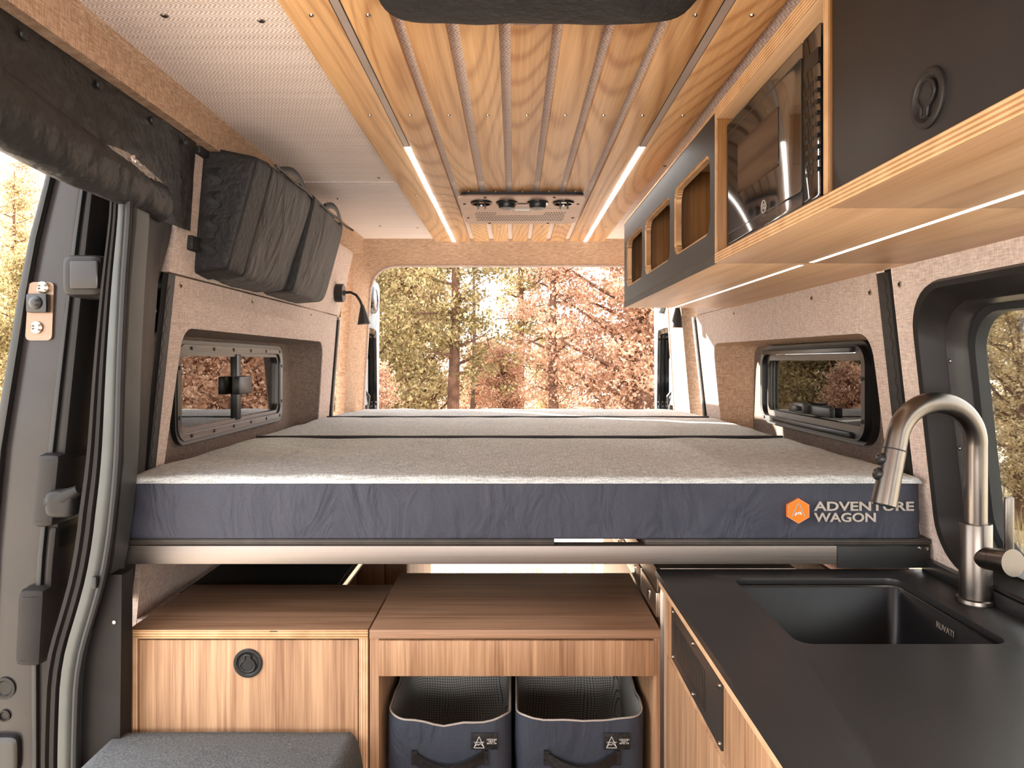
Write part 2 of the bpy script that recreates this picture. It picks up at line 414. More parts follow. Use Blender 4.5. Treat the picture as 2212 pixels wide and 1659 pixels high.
def stroke(b, pts, wd, fn, t0, t1, closed=False):
    q = list(pts)+([pts[0]] if closed else [])
    for (a0, b0), (a1, b1) in zip(q, q[1:]):
        d = math.hypot(a1-a0, b1-b0); nx, ny = -(b1-b0)/d*wd/2, (a1-a0)/d*wd/2
        b.prism([(a0+nx, b0+ny), (a0-nx, b0-ny), (a1-nx, b1-ny), (a1+nx, b1+ny)], fn, t0, t1)
    return b
#--PART2--
def roundpoly(pts, rs, n=6):
    out = []; m = len(pts)
    for i in range(m):
        p0, p, p1 = (Vector((*pts[(i+k) % m], 0)) for k in (-1, 0, 1)); r = rs[i] if isinstance(rs, (list, tuple)) else rs
        a = p+(p0-p).normalized()*r; b = p+(p1-p).normalized()*r
        for k in range(n+1):
            t = k/n; q = a*(1-t)**2+p*(2*t*(1-t))+b*t*t; out.append((q.x, q.y))
    return out
def struct(o, label, cat): return tag(o, label, cat, kind='structure')

# ------------------------------------------------------------------ setting: van shell
fl = bx('floor', 'floor', None, -.93, -.6, -1.42, .98, 3.85, -1.375, 0)
struct(fl, 'brown vinyl van floor under the cabinets', 'floor')
ce = B().box(-.79, -.5, .6145, .84, 2.5, .63).obj('ceiling', 'ceil')
struct(ce, 'pinkish herringbone cloth van ceiling behind the wooden slats', 'ceiling')
B().box(-.79, 2.502, .611, .84, 3.66, .626).bevel(.003).obj('rear_panel', 'ceil', ce)
B().box(-.95, -.5, .634, 1.0, 3.86, .66).obj('roof_skin', 'paint', ce)
for x, y in ((-.62, 1.30), (-.66, 2.75), (-.60, 3.30), (-.45, 2.45), (.55, 1.32), (-.437, 3.35), (-.47, 1.22), (-.455, 1.32), (.475, 2.30)):
    screw((x, y, .6145 if y < 2.5 else .611), (0, 0, -1), ce)
SL = [(-.393, -.3075), (-.289, -.215), (-.195, -.121), (-.098, -.026), (-.005, .071), (.090, .163), (.184, .257), (.279, .351), (.3705, .456)]
for i, (a, b) in enumerate(SL):
    p = B().box(a, -.5, .6, b, 3.735, .6125).bevel(.0015).obj('plank', 'slat', ce)
    for y in (1.268, 1.785, 2.64, 3.27):
        if 1 < i < 7 and y == 2.64: y = 2.59
        screw((a+(b-a)*.5, y, .6), (0, 0, -1), p, SCS)

# left side
wl_ = B().prism([(1.80, .545), (1.733, .212), (3.425, .212), (3.62, .545)], WL, -.02, 0).obj('wall_left', 'wall')
struct(wl_, 'pinkish tweed covered left van wall with small slider window', 'wall')
hl = [(1.732, .206), (1.705, -.30), (1.70, -.62), (3.365, -.62), (3.365, .206)]
FLW = roundpoly([(1.825, .083), (1.765, -.36), (3.20, -.36), (3.17, .083)], [.055, .02, .02, .07], 8)
B().prism([hl, FLW], WL, -.012, .004).bevel(.0012).obj('panel', 'wall', wl_)
B().prism([(3.425, .206), (3.425, -.62), (3.455, -.62), (3.455, .206)], WL, -.02, .003).obj('panel', 'wall', wl_)
B().prism([(3.367, .206), (3.367, -.62), (3.423, -.62), (3.423, .206)], WL, -.03, -.012).obj('gap_backing', 'rubber', wl_)
# band between the wall and the ceiling
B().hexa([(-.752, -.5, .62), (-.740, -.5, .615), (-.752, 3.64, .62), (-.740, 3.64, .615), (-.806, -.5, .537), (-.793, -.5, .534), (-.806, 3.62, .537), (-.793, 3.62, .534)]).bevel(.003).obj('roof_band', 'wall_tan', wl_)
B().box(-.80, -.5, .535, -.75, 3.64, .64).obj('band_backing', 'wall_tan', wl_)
b = B(); O1 = [(XL(z), y, z) for y, z in FLW]; O2 = [(-.905, y+(.004 if y < 2.5 else -.012), z-.004 if z > 0 else z) for y, z in FLW]; O3 = [(-.952, y+(.012 if y < 2.5 else -.05), z-.012 if z > 0 else z) for y, z in FLW]
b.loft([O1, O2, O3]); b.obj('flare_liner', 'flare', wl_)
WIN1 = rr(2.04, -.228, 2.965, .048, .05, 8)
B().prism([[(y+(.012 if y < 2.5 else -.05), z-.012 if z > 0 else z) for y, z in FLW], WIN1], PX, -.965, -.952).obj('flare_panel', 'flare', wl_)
for p in ((1.79, .185), (2.28, .185), (2.94, .186)): screw((XL(p[1])+.004, *p), (1, 0, 0), wl_)
screw((-.765, 1.45, .586), (.85, 0, -.5), wl_)
bx('lower_liner', 'wall', wl_, -.875, 1.70, -1.375, -.86, 3.6, -.6, 0)
# left slider window
w1 = thing('window_1', (-.95, 2.5, -.228), 'small half slider window in the left flare above the bed', 'window', kind='structure')
b = B().prism([WIN1, rr(2.064, -.206, 2.941, .027, .036, 8)], PX, -.953, -.936); b.bevel(.003).obj('frame', 'winframe', w1)
B().prism([rr(2.028, -.24, 2.977, .06, .06, 8), rr(2.045, -.223, 2.96, .043, .046, 8)], PX, -.952, -.938).bevel(.003).obj('gasket', 'frameblack', w1)
B().prism([rr(2.063, -.207, 2.942, .028, .036, 8), rr(2.077, -.194, 2.928, .015, .028, 8)], PX, -.962, -.944).bevel(.002).obj('sash', 'winframe', w1)
bx('pane', 'glass', w1, -.9545, 2.07, -.20, -.9515, 2.51, .02, 0); bx('pane', 'glass', w1, -.9605, 2.50, -.20, -.9575, 2.935, .02, 0)
bx('mullion', 'frameblack', w1, -.962, 2.488, -.20, -.94, 2.522, .022, .002); bx('mullion', 'winframe', w1, -.951, 2.524, -.20, -.944, 2.536, .022, .001)
bx('latch', 'frameblack', w1, -.94, 2.445, -.112, -.915, 2.565, -.052, .004)
for y, z in [(2.13+k*.16, .037) for k in range(6)]+[(2.13+k*.16, -.217) for k in range(6)]+[(2.052, -.02), (2.052, -.16), (2.953, -.02), (2.953, -.16)]: screw((-.936, y, z), (1, 0, 0), w1, SCB)

# right side
wr_ = B().prism([(-.5, .212), (-.5, .61), (3.62, .61), (3.36, .212)], WR, 0, .02).obj('wall_right', 'wall')
struct(wr_, 'pinkish tweed covered right van wall with awning window', 'wall')
FRW = roundpoly([(1.755, .068), (1.74, -.36), (3.16, -.36), (3.14, .075)], [.07, .02, .02, .07], 8)
B().prism([[(1.692, .209), (1.692, -.62), (3.365, -.62), (3.365, .209)], FRW], WR, -.004, .012).bevel(.0012).obj('panel', 'wall', wr_)
W3 = rr(.35, -.43, 1.557, .163, .1, 8)
B().prism([[(-.5, .209), (-.5, -.62), (1.628, -.62), (1.628, .209)], W3], WR, -.004, .012).bevel(.0015).obj('panel', 'wall', wr_)
B().prism([(3.425, .206), (3.425, -.62), (3.455, -.62), (3.455, .206)], WR, -.003, .02).obj('panel', 'wall', wr_)
B().prism([(3.367, .206), (3.367, -.62), (3.423, -.62), (3.423, .206)], WR, .012, .03).obj('gap_backing', 'rubber', wr_)
O1 = [(XR(z), y, z) for y, z in FRW]; O2 = [(.955, y+(.004 if y < 2.5 else -.012), z-.004 if z > 0 else z) for y, z in FRW]; O3 = [(1.012, y+(.012 if y < 2.5 else -.07), z-.012 if z > 0 else z) for y, z in FRW]
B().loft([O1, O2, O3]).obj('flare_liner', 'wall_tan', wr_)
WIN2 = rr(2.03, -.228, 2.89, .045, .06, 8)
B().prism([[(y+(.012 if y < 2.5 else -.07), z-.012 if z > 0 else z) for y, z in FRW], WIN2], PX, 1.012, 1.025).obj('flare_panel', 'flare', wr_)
for y, z in ((1.675, .163), (1.60, .168), (2.07, .178), (2.80, .182)): screw((XR(z)-.004, y+.06*(y == 1.675), z), (-1, 0, 0), wr_)
bx('lower_liner', 'wall', wr_, .90, -.5, -1.375, .915, 3.6, -.6, 0)
w2 = thing('window_2', (1.0, 2.45, -.228), 'black framed awning window in the right flare above the bed', 'window', kind='structure')
B().prism([WIN2, rr(2.052, -.208, 2.868, .026, .045, 8)], PX, .975, 1.02).bevel(.006).obj('frame', 'frameblack', w2)
B().prism([rr(2.018, -.24, 2.902, .058, .066, 8), rr(2.035, -.223, 2.885, .04, .056, 8)], PX, .99, 1.012).bevel(.003).obj('gasket', 'frameblack', w2)
bx('top_rail', 'winframe', w2, .965, 2.10, .024, .978, 2.84, .040, .002)
B().prism([rr(2.05, -.21, 2.87, .024, .045, 8), rr(2.072, -.188, 2.848, .002, .03, 8)], PX, .992, 1.004).bevel(.004).obj('sash', 'winframe', w2)
B().prism([rr(2.06, -.2, 2.86, .012, .03, 8)], PX, 1.006, 1.012).obj('pane', 'tinted', w2)
b = bx('handle_plate', 'frameblack', w2, .985, 2.28, -.178, 1.003, 2.62, -.148, .003); bx('latch', 'winframe', b, .965, 2.44, -.176, .99, 2.52, -.142, .003); bx('latch_knob', 'plastic', b, .95, 2.46, -.168, .97, 2.50, -.152, .003)
bx('bottom_rail', 'frameblack', w2, .962, 2.10, -.222, .978, 2.72, -.205, .003)
for y, z in [(2.16+k*.17, .03) for k in range(5)]+[(2.12+k*.18, -.216) for k in range(5)]+[(2.045, -.05), (2.045, -.17)]: screw((.974, y, z), (-1, 0, 0), w2, SCB)
# big side window beside the sink
w3 = thing('window_3', (.95, 1.0, -.43), 'large dark trimmed side window behind the steel faucet', 'window', kind='structure')
def ring3(d): return [(y, z) for y, z in rr(.35+d, -.43+d*.6, 1.557-d, .163-d*1.05, max(.1-d*.25, .02), 8)]
rings = [[(XR(z)-.003, y, z) for y, z in ring3(0)], [(XR(z)-.014, y, z) for y, z in ring3(.006)], [(XR(z)-.010, y, z) for y, z in ring3(.016)], [(XR(z)+.02, y, z) for y, z in ring3(.03)], [(XR(z)+.034, y, z) for y, z in ring3(.04)]]
B().loft(rings).obj('surround', 'trim', w3)
rings = [[(XR(z)+.034, y, z) for y, z in ring3(.04)], [(XR(z)+.03, y, z) for y, z in ring3(.044)], [(XR(z)+.055, y, z) for y, z in ring3(.05)], [(XR(z)+.075, y, z) for y, z in ring3(.050)]]
B().loft(rings).obj('frame', 'paint', w3)
rings = [[(XR(z)+.075, y, z) for y, z in ring3(.050)], [(XR(z)+.078, y, z) for y, z in ring3(.062)], [(XR(z)+.1, y, z) for y, z in ring3(.064)]]
B().loft(rings).obj('seal', 'rubber', w3)
B().prism(ring3(.062), lambda a, b, t: (XR(b)+t, a, b), .094, .098).obj('pane', 'sideglass', w3)
for y, z in ((1.513, .0), (1.513, -.18), (1.513, -.3)): screw((XR(z)+.033, y-.003, z), (-1, 0, 0), w3, SCS)

# rear surround: header and D pillars round the open doorway
def yd(z): return 3.42+max(0, (z+.3))/.9*.22
oc = roundpoly([(-.868, -1.375), (.925, -1.375), (.803, .614), (-.785, .614)], [.01, .01, .03, .03], 8)
ic = roundpoly([(-.842, -1.37), (.905, -1.37), (.792, .495), (-.738, .495)], [.01, .01, .15, .15], 8)
R0 = [(x, yd(z), z) for x, z in oc]; R1 = [(x*.62+i*.38, yd(z)*.45+3.80*.55, z*.62+k*.38) for (x, z), (i, k) in zip(oc, ic)]
R2 = [(x, 3.80, z) for x, z in ic]; R3 = [(x*1.012, 3.845, z*1.01) for x, z in ic]; R4 = [(x*1.2, 3.85, max(z*1.3, -1.375)) for x, z in ic]
wb = B().loft([R0, R1, R2, R3, R4]).obj('wall_rear', 'wall_tan', angle=.9)
struct(wb, 'tan tweed header and pillars around the open rear doorway', 'wall')
tb = [(x, 3.803, z) for x, z in ic if z > -1.3]; tb = [(.905, 3.803, -1.3)]+tb+[(-.842, 3.803, -1.3)]; B().tube(tb, .008, 8).obj('piping', 'wall', wb)

for sgn, par in ((-1, wl_), (1, wr_)):
    xo = -.93 if sgn < 0 else .985
    B().box(xo, 3.22, -1.4, xo+.012*sgn, 3.78, .64).obj('outer_skin', 'paint', par)
    B().box(xo, 1.76 if sgn < 0 else -.5, .175, xo+.012*sgn, 3.22, .64).obj('outer_skin', 'paint', par)
# rear doors standing open
def rear_door(n, sgn, x0, label, slope, ys):
    t = thing('door_%d' % n, (x0, 3.9, -1.2), label, 'door', kind='structure')
    fn = lambda a, b, q: (x0+sgn*(slope*(a-3.86)+q-.05*max(0, b-.15)), a, b)
    out = roundpoly([(ys, -1.25), (4.6, -1.25), (4.6, .475), (ys, .475)], [.03, .03, .12, .06], 6)
    hole = roundpoly([(ys+.065, -.32), (4.5, -.32), (4.46, .19), (ys+.095, .19)], .06, 6)
    B().prism([out, hole], fn, 0, .06).bevel(.008).obj('frame', 'bluegrey', t)
    h2 = roundpoly([(ys+.095, -.29), (4.47, -.29), (4.43, .16), (ys+.125, .16)], .05, 6)
    B().prism([hole, h2], fn, -.01, .05).bevel(.004).obj('window_trim', 'gloss', t)
    B().prism(h2, fn, .03, .034).obj('pane', 'tinted', t)
    c = fn(4.27, .36, -.004); b = B().lathe(c, (-sgn, 0, 0), [(0, .085), (.012, .083), (.02, .075), (.02, .06), (.012, .055)], 24); d = b.obj('speaker_ring', 'gloss', t)
    B().lathe(fn(4.27, .36, -.014), (-sgn, 0, 0), [(0, .06), (.006, .058), (.008, .0)], 24).obj('speaker_cover', 'chrome', d)
    B().box(x0-sgn*.012-.012, 3.9, -.24, x0-sgn*.012+.012, 3.99, .02).bevel(.01).obj('check_strap', 'bluegrey', t)
    B().tube([fn(3.93, -.16, -.02), fn(3.95, -.19, -.04), fn(3.99, -.23, -.03), fn(4.01, -.27, -.02)], .008, 8).obj('latch_cable', 'plastic', t)
    B().box(min(fn(3.97, 0, -.03)[0], fn(3.97, 0, 0)[0]), 3.96, -.27, max(fn(3.97, 0, -.03)[0], fn(3.97, 0, 0)[0]), 4.0, -.235).bevel(.004).obj('catch', 'plastic', t)
    return t
rear_door(2, -1, -.815, 'pale rear door standing open on the left of the doorway', .05, 3.975)
rear_door(3, 1, .872, 'pale rear door standing open on the right of the doorway', .03, 3.885)

# L-track rails on the walls
def ltrack(label, fn, a0, z0, z1, lean, cell, wd=.042):
    t = thing('wall_track', fn(a0, z0, 0), label, 'track', None)
    A = lambda z: a0+lean*(z-z0)
    B().prism([(A(z0)-wd/2, z0), (A(z0)+wd/2, z0), (A(z1)+wd/2, z1), (A(z1)-wd/2, z1)], fn, -.003, .009).bevel(.001).obj('rail', 'trim', t)
    b = B(); n = int((z1-z0)/cell)
    for k in range(n):
        z = z0+cell*(k+.5); b.prism(circ(A(z), z, cell*.4, 10, ), fn, .0085, .0098)
        b.prism([(A(z)-.006, z-cell/2), (A(z)+.006, z-cell/2), (A(z)+.006, z+cell/2), (A(z)-.006, z+cell/2)], fn, .0085, .0094)
    o = b.obj('slots', 'rubber', t); o['kind'] = 'stuff'; return t
WLi = lambda a, b, t: (XL(b)+t, a, b); WRi = lambda a, b, t: (XR(b)-t, a, b)
ltrack('black slotted track on left wall beside the dark door pillar', lambda a, b, t: (XL(b)+t, a, b), 1.70, -.40, .206, .05, .034, .036)
ltrack('black slotted track on right wall behind the faucet', WRi, 1.66, -.42, .2, .0, .034, .052)
ltrack('thin dark track on left wall next to rear pillar', WLi, 3.395, -.3, .19, .0, .034, .03)
ltrack('thin dark track on sunlit right wall next to rear pillar', WRi, 3.395, -.3, .19, .0, .034, .03)

# sliding door opening on the left: pillar trim, painted jamb and weather seal
FL = [(.325, -.779), (.281, -.781), (.169, -.790), (-.0, -.798), (-.206, -.803), (-.328, -.815), (-.393, -.823), (-.478, -.842), (-.55, -.866), (-.618, -.884), (-.806, -.890), (-1.1, -.885), (-1.36, -.88)]
def wallx(z): return XL(max(z, -.45))
rows = []
for z, x in FL:
    if z < -.6: break
    e = 1.80+(z-.545)*.2 if z > .212 else 1.705
    xw = XL(z)-.006
    rows.append([(x, 1.482, z), (x+.006, 1.49, z), (x+.004+(xw-x)*.30, 1.545, z), (x+(xw-x)*.55+.012, 1.60, z), (xw*.75+x*.25+.012, 1.655, z), (xw+.004, e-.02, z), (xw-.03, e+.02, z), (xw-.08, e+.02, z)])
t1 = B().loft(rows, closed=False).obj('trim_1', 'trim', angle=1.2)
struct(t1, 'dark glossy pillar trim between sliding door opening and left wall', 'trim')
for z in (.115, -.115): screw((XL(z)+.004, 1.672, z), (1, 0, 0), t1, SCB)
def flx(z):
    for (z0, x0), (z1, x1) in zip(FL, FL[1:]):
        if z1 <= z <= z0: return x0+(x1-x0)*(z-z0)/(z1-z0)
    return FL[-1][1]
zz = [.325-i*(1.685/48) for i in range(49)]
def fls(z): return sum(flx(max(-1.36, min(.325, z+d))) for d in (-.05, -.025, 0, .025, .05))/5
def wid(z): return .5+.5*min(1, max(0, (.3-z)/.6))
def band(pr): return [[(fls(z)+a*wid(z), 1.478+q, z) for a, q in pr] for z in zz]
t2 = B().loft(band([(.003, .0), (-.004, -.010), (-.014, -.012), (-.026, -.010), (-.030, .004), (-.02, .09), (.0, .09)]), True, True).obj('trim_2', 'jamb', angle=1.0)
struct(t2, 'painted metal edge of the sliding door opening', 'trim')
B().loft(band([(-.029, .006), (-.033, -.012), (-.041, -.013), (-.044, -.004), (-.047, -.004), (-.050, -.012), (-.058, -.012), (-.063, .0), (-.066, .05), (-.03, .08)]), True, True).obj('seal', 'trimsoft', t2, angle=1.0)
B().tube([(fls(z)+.005, 1.474, z) for z in zz], .007, 8).obj('seal', 'rubber', t2)
bx('stop', 'rubber', t2, -.842, 1.458, -.455, -.832, 1.468, -.43, .003)
# dark lining between the opening and the left cabinet
pl = [(fls(z), z) for z in (-.44, -.48, -.52, -.56, -.6, -.65, -.75, -.85, -1.0, -1.2, -1.36)]
t3 = B().prism([(-.805, -.44)]+[(-.812, -1.36)]+pl[::-1], PY, 1.50, 1.545).bevel(.004).obj('trim_3', 'trimsoft')
struct(t3, 'matte black lining panel left of the low wooden cabinet', 'trim')
screw((-.818, 1.50, -.535), (0, -1, 0), t3, SCS)
# header over the sliding door, wall ahead of the opening
t4 = B().prism([(-.5, .545), (-.5, .46), (1.74, .43), (1.80, .545)], WL, -.05, -.012).obj('trim_4', 'trim')
struct(t4, 'dark header above the sliding door opening', 'trim')
wf = bx('wall_front', 'wall', None, -.93, -.6, -1.375, -.80, .12, .6, 0); struct(wf, 'tweed wall beside the cab ahead of the sliding door', 'wall')

wc = B(); wc.box(-.95, -2.0, -1.375, 1.0, -1.9, -.05); wc.box(-.95, -2.0, .42, 1.0, -1.9, .66); wc.box(-.95, -2.0, .63, 1.0, -.5, .66); wc.box(-.96, -2.0, -1.375, -.93, -.6, -.25); wc.box(.98, -2.0, -1.375, 1.01, -.5, -.25); wc.box(-.95, -2.0, -1.42, 1.0, -.6, -1.375)
wc = wc.obj('wall_cab', 'trimsoft'); struct(wc, 'dark cab end of the van behind the viewer', 'wall')
# sliding door, slid back outside
d1 = thing('door_1', (-1.05, 2.2, -1.35), 'dark grey sliding door slid open outside on the left', 'door', kind='structure')
XO = [(.52, -.985), (.405, -1.01), (.223, -1.057), (-.02, -1.095), (-.18, -1.123), (-.45, -1.148), (-.65, -1.155), (-1.0, -1.15), (-1.35, -1.13)]
XI = [(.52, -.905), (.344, -.928), (.08, -.955), (-.22, -.985), (-.45, -1.008), (-.65, -1.02), (-1.0, -1.02), (-1.35, -1.0)]
def itp(T, z):
    for (z0, x0), (z1, x1) in zip(T, T[1:]):
        if z1 <= z <= z0: return x0+(x1-x0)*(z-z0)/(z1-z0)
    return T[-1][1] if z < T[-1][0] else T[0][1]
def slab(name, mt, y0, y1, z0, z1, f0=0., f1=1., bev=.006, n=10):
    zs = [z0+(z1-z0)*i/n for i in range(n+1)]
    X = lambda z, f: itp(XO, z)+(itp(XI, z)-itp(XO, z))*f
    return B().loft([[(X(z, f0), y0, z), (X(z, f1), y0, z), (X(z, f1), y1, z), (X(z, f0), y1, z)] for z in zs], True, True).bevel(bev).obj(name, mt, d1, angle=.5)
slab('edge_column', 'paint', 1.60, 1.66, -1.35, .52, .0, .80, .012, 16)
slab('outer_rim', 'frameblack', 1.585, 1.605, -1.35, .50, -.06, .10, .006, 16)
slab('inner_rim', 'trim', 1.605, 1.70, -1.35, .52, .80, 1.0, .012, 16)
slab('groove', 'rubber', 1.596, 1.61, -1.35, .50, .76, .84, .002, 16)
slab('rear_column', 'paint', 2.62, 2.95, -.47, .06, .0, 1.0); slab('lower_panel', 'trim', 1.66, 2.95, -1.35, -.47, .0, 1.0); slab('upper_panel', 'trim', 1.66, 2.95, .06, .52, .0, 1.0)
slab('window_seal', 'rubber', 1.66, 1.685, -.47, .06, .35, .95, .003)
slab('pane', 'doorglass', 1.68, 2.63, -.465, .055, .40, .44, 0)
slab('handle_housing', 'trim', 1.575, 1.70, -.36, -.20, .66, 1.04, .015); slab('grab_post', 'trim', 1.60, 1.69, -.56, -.36, .84, 1.0, .015)
slab('armrest', 'trimsoft', 1.57, 1.70, -.66, -.49, .58, 1.02, .02)
hd = B().soft([(x, y, z) for x in (-1.0, -.935) for y in (1.55, 1.60) for z in (-.335, -.275)], 4, 6).obj('handle', 'trim', d1)
B().tube([(-.99, 1.575, -.305), (-.955, 1.565, -.29), (-.93, 1.565, -.275)], [.024, .018, .010], 10).obj('lever', 'trim', d1)
lp = B().prism(roundpoly([(-1.055, .172), (-1.0, .172), (-1.005, .045), (-1.063, .045)], .012, 4), PY, 1.592, 1.601).bevel(.002).obj('striker_plate', plain('striker_metal', (128, 104, 86), .3, .4), d1)
for x, z in ((-1.023, .160), (-1.036, .073)): B().lathe((x, 1.592, z), (0, -1, 0), [(0, .014), (.005, .013), (.008, .008), (.005, .004)], 14).obj('bolt', 'screwm', lp)
bx('latch', 'plastic', lp, -1.053, 1.578, .105, -1.008, 1.594, .146, .004); B().lathe((-1.03, 1.58, .126), (0, -1, 0), [(0, .015), (.006, .014), (.012, .008), (.014, .003)], 16).obj('striker_pin', 'plastic', lp)
for z, r in ((-.715, .024), (-.775, .013)): B().lathe((-1.112, 1.60, z), (0, -1, 0), [(0, r), (.004, r), (.005, r*.75), (.001, r*.6)], 18).obj('plug', 'trim', d1)
b = B().soft([(x, y, z) for x in (-1.145, -1.075) for y in (1.582, 1.61) for z in (-.90, -.815)], 5, 6).obj('lower_latch', 'plastic', d1)
B().soft([(x, y, z) for x in (-.95, -.862) for y in (1.53, 1.64) for z in (.135, .225)], 6, 6).obj('guide_arm', 'trim', d1)
B().box(-.925, 1.522, .15, -.865, 1.535, .21).bevel(.005).obj('guide_plate', 'paint', d1)
slab('door_card', 'wall', 1.70, 2.0, -1.3, -.64, .98, 1.06, .01)
#--PART3--
# ------------------------------------------------------------------ low cabinets under the bed
PYL = oak  # noqa
lc = thing('low_cabinet', (-.563, 1.7, -1.375), 'low oak cabinet with round black latch behind the grey bench cushion', 'cabinet')
B().box(-.818, 1.553, -.589, -.309, 1.865, -.57).bevel(.001).obj('top', ['oak_x'], lc)
bx('top_edge', 'ply', lc, -.8185, 1.5505, -.5885, -.3085, 1.5535, -.5705, .0006)
for a, b_ in ((-.818, -.7985), (-.3285, -.309)):
    s_ = bx('side_panel', 'oak_z', lc, a, 1.557, -1.375, b_, 1.86, -.5895, .001); bx('side_edge', 'ply_z', s_, a+.0002, 1.5545, -1.37, b_-.0002, 1.5572, -.5895, .0004)
bx('back_panel', 'oak_in', lc, -.798, 1.845, -1.37, -.329, 1.858, -.5895, 0)
dr = bx('door', 'oak_z', lc, -.796, 1.556, -1.33, -.331, 1.574, -.5935, .0012)
def latch(parent, c, nrm, r, mt, up):
    """round push latch: flange, cup and a paddle shaped like a bulb"""
    N = Vector(nrm); U = Vector(up); R = U.cross(N)
    C = Vector(c)
    o = B().lathe(C, N, [(0, r), (.003, r), (.0045, r*.95), (.0045, r*.80), (.003, r*.74), (.001, r*.66), (.001, 0)], 36).obj('latch', mt, parent)
    fn = lambda a, b, t: tuple(C+R*a+U*b+N*t)
    k = r/.0307
    outl = [(-.0055, .018), (.0055, .018), (.0062, .008), (.0125, .0035), (.0165, -.005), (.012, -.014), (.004, -.0178), (-.004, -.0178), (-.012, -.014), (-.0165, -.005), (-.0125, .0035), (-.0062, .008)]
    outl = roundpoly([(a*k, b*k) for a, b in outl], .0024*k, 3)
    pad = B().prism([(a*.96, b*.96) for a, b in outl], fn, .0005, .0035).obj('paddle', mt, o)
    rg = [fn(a, b, .0042) for a, b in outl]; B().tube(rg+[rg[0], rg[1]], .0016*k, 6, False).obj('paddle_rim', mt, pad)
    B().prism(roundpoly([(a*k, b*k) for a, b in ((-.0075, .001), (.0075, .001), (.011, -.005), (.006, -.0125), (-.006, -.0125), (-.011, -.005))], .002*k, 3), fn, .003, .0038).obj('finger_recess', 'rubber', pad)
    return o
latch(dr, (-.564, 1.556, -.642), (0, -1, 0), .0307, 'plastic', (0, 0, 1))
bx('slot', 'rubber', lc, -.5165, 1.5498, -.5735, -.500, 1.5515, -.572, 0)

cc = thing('drawer_cabinet', (.0, 1.7, -1.375), 'oak cabinet with one wide drawer above two cloth baskets', 'cabinet')
bx('top', 'oak_x', cc, -.3055, 1.553, -.5895, .3125, 1.968, -.57, .0012)
bx('top_edge', 'oak_y', cc, -.3055, 1.5515, -.589, .3125, 1.5535, -.5705, .0005).data.materials[0] = M['oak_x']
for a, b_ in ((-.3055, -.286), (.298, .3125)): bx('side_panel', 'oak_z', cc, a, 1.556, -1.375, b_, 1.963, -.59, .001)
bx('back_panel', 'oak_in', cc, -.286, 1.95, -1.37, .298, 1.963, -.59, 0)
bx('drawer', 'oak_z', cc, -.2865, 1.549, -.668, .2985, 1.57, -.5925, .0018)
bx('shelf', 'oak_x', cc, -.286, 1.57, -1.2, .298, 1.95, -1.185, .001)
# cloth baskets
def rimz(x, y, xm, y0, sag): return -.772+.012*abs(x-xm)/.13-sag*max(0, 1-abs(y-y0)/.05)*max(0, 1-((x-xm)/.12)**2)+.012*noise.noise(Vector((x*14, y*14, sag*90)))
def basket(x0, x1, label, sag, seed):
    xm = (x0+x1)/2; y0, y1 = 1.562, 1.93; zb = -1.18
    t = thing('basket', (xm, 1.75, zb), label, 'basket', 'cloth baskets in the oak cabinet')
    def loops(d, n=7):
        return [p for p in rr(x0+d, y0+d, x1-d, y1-d, .038-d*.5, n)]
    def dens(lp):
        o = []
        for (a, b), (c, d) in zip(lp, lp[1:]+lp[:1]):
            m = max(1, int(math.hypot(c-a, d-b)/.02)); o += [(a+(c-a)*i/m, b+(d-b)*i/m) for i in range(m)]
        return o
    def wall(d, wob):
        L = dens(loops(d)); out = []
        for k in range(11):
            f = k/10; ring = []
            for a, b in L:
                z = zb+(rimz(a, b, xm, y0, sag)-zb)*f; q = wob*noise.noise(Vector((a*16+seed, b*16, z*9)))*math.sin(PI*min(1, f*.9+.1))
                ring.append((a+(a-xm)*q*3, b+q*.35*(1 if b < 1.7 else 2.2), z))
            out.append(ring)
        return out
    ow = wall(0, .02); iw = wall(.006, .03)
    B().loft(ow, True).obj('body', 'navyb', t, angle=1.5)
    bb = B().loft(iw, True); bb.prism(loops(.007), PZ, zb+.004, zb+.010); bb.obj('lining', 'grid', t, angle=1.5)
    rim = [((a[0]+c[0])/2, (a[1]+c[1])/2, a[2]+.001) for a, c in zip(ow[-1], iw[-1])]
    B().tube(rim+[rim[0], rim[1]], .0024, 8, False).obj('rim_piping', 'silver', t)
    for hx in ([(xm-.073, xm+.078)]):
        pth = [(hx[0]+(hx[1]-hx[0])*i/14, y0-.004-.024*math.sin(PI*i/14), -.845-.022*math.sin(PI*i/14)+.006*(i/14)) for i in range(15)]
        b = B(); b.loft([[(x, y-.0015, z+.013), (x, y-.0015, z-.013), (x, y+.0015, z-.013), (x, y+.0015, z+.013)] for x, y, z in pth], True, True)
        for q in hx: b.box(q-.006, y0-.0065, -.860, q+.006, y0+.004, -.830)
        b.obj('handle', 'fabricblack', t, angle=.9)
    tx = xm+.052; tz = -.808
    tg = bx('label_tag', 'fabricblack', t, tx-.004, y0-.0055, tz-.019, tx+.052, y0-.0035, tz+.016, .0005)
    fn = lambda a, b, q: (tx+.013+a, y0-.0056-q, tz-.015+b)
    b = B(); stroke(b, [(-.011, 0), (0, .024), (.011, 0)], .0011, fn, 0, .0005, True)
    stroke(b, [(-.009, .003), (-.004, .0085), (-.0015, .0055), (.003, .0095), (.009, .003)], .001, fn, 0, .0005)
    b.obj('logo', 'white', tg); text('small_print', 'ADVENTURE', .0034, fn(0, .0105, .0002), (1, 0, 0), (0, 0, 1), 'white', tg, 1.1, .0002, 0, 'CENTER')
    text('small_print', 'DESIGNED\n+BUILT\nBEND, OR', .0046, fn(.027, .016, .0002), (1, 0, 0), (0, 0, 1), 'white', tg, 1.0, .0002, 0, 'CENTER')
    return t
basket(-.272, -.004, 'slate blue cloth basket with dipped rim, beside the low cabinet', .010, 1)
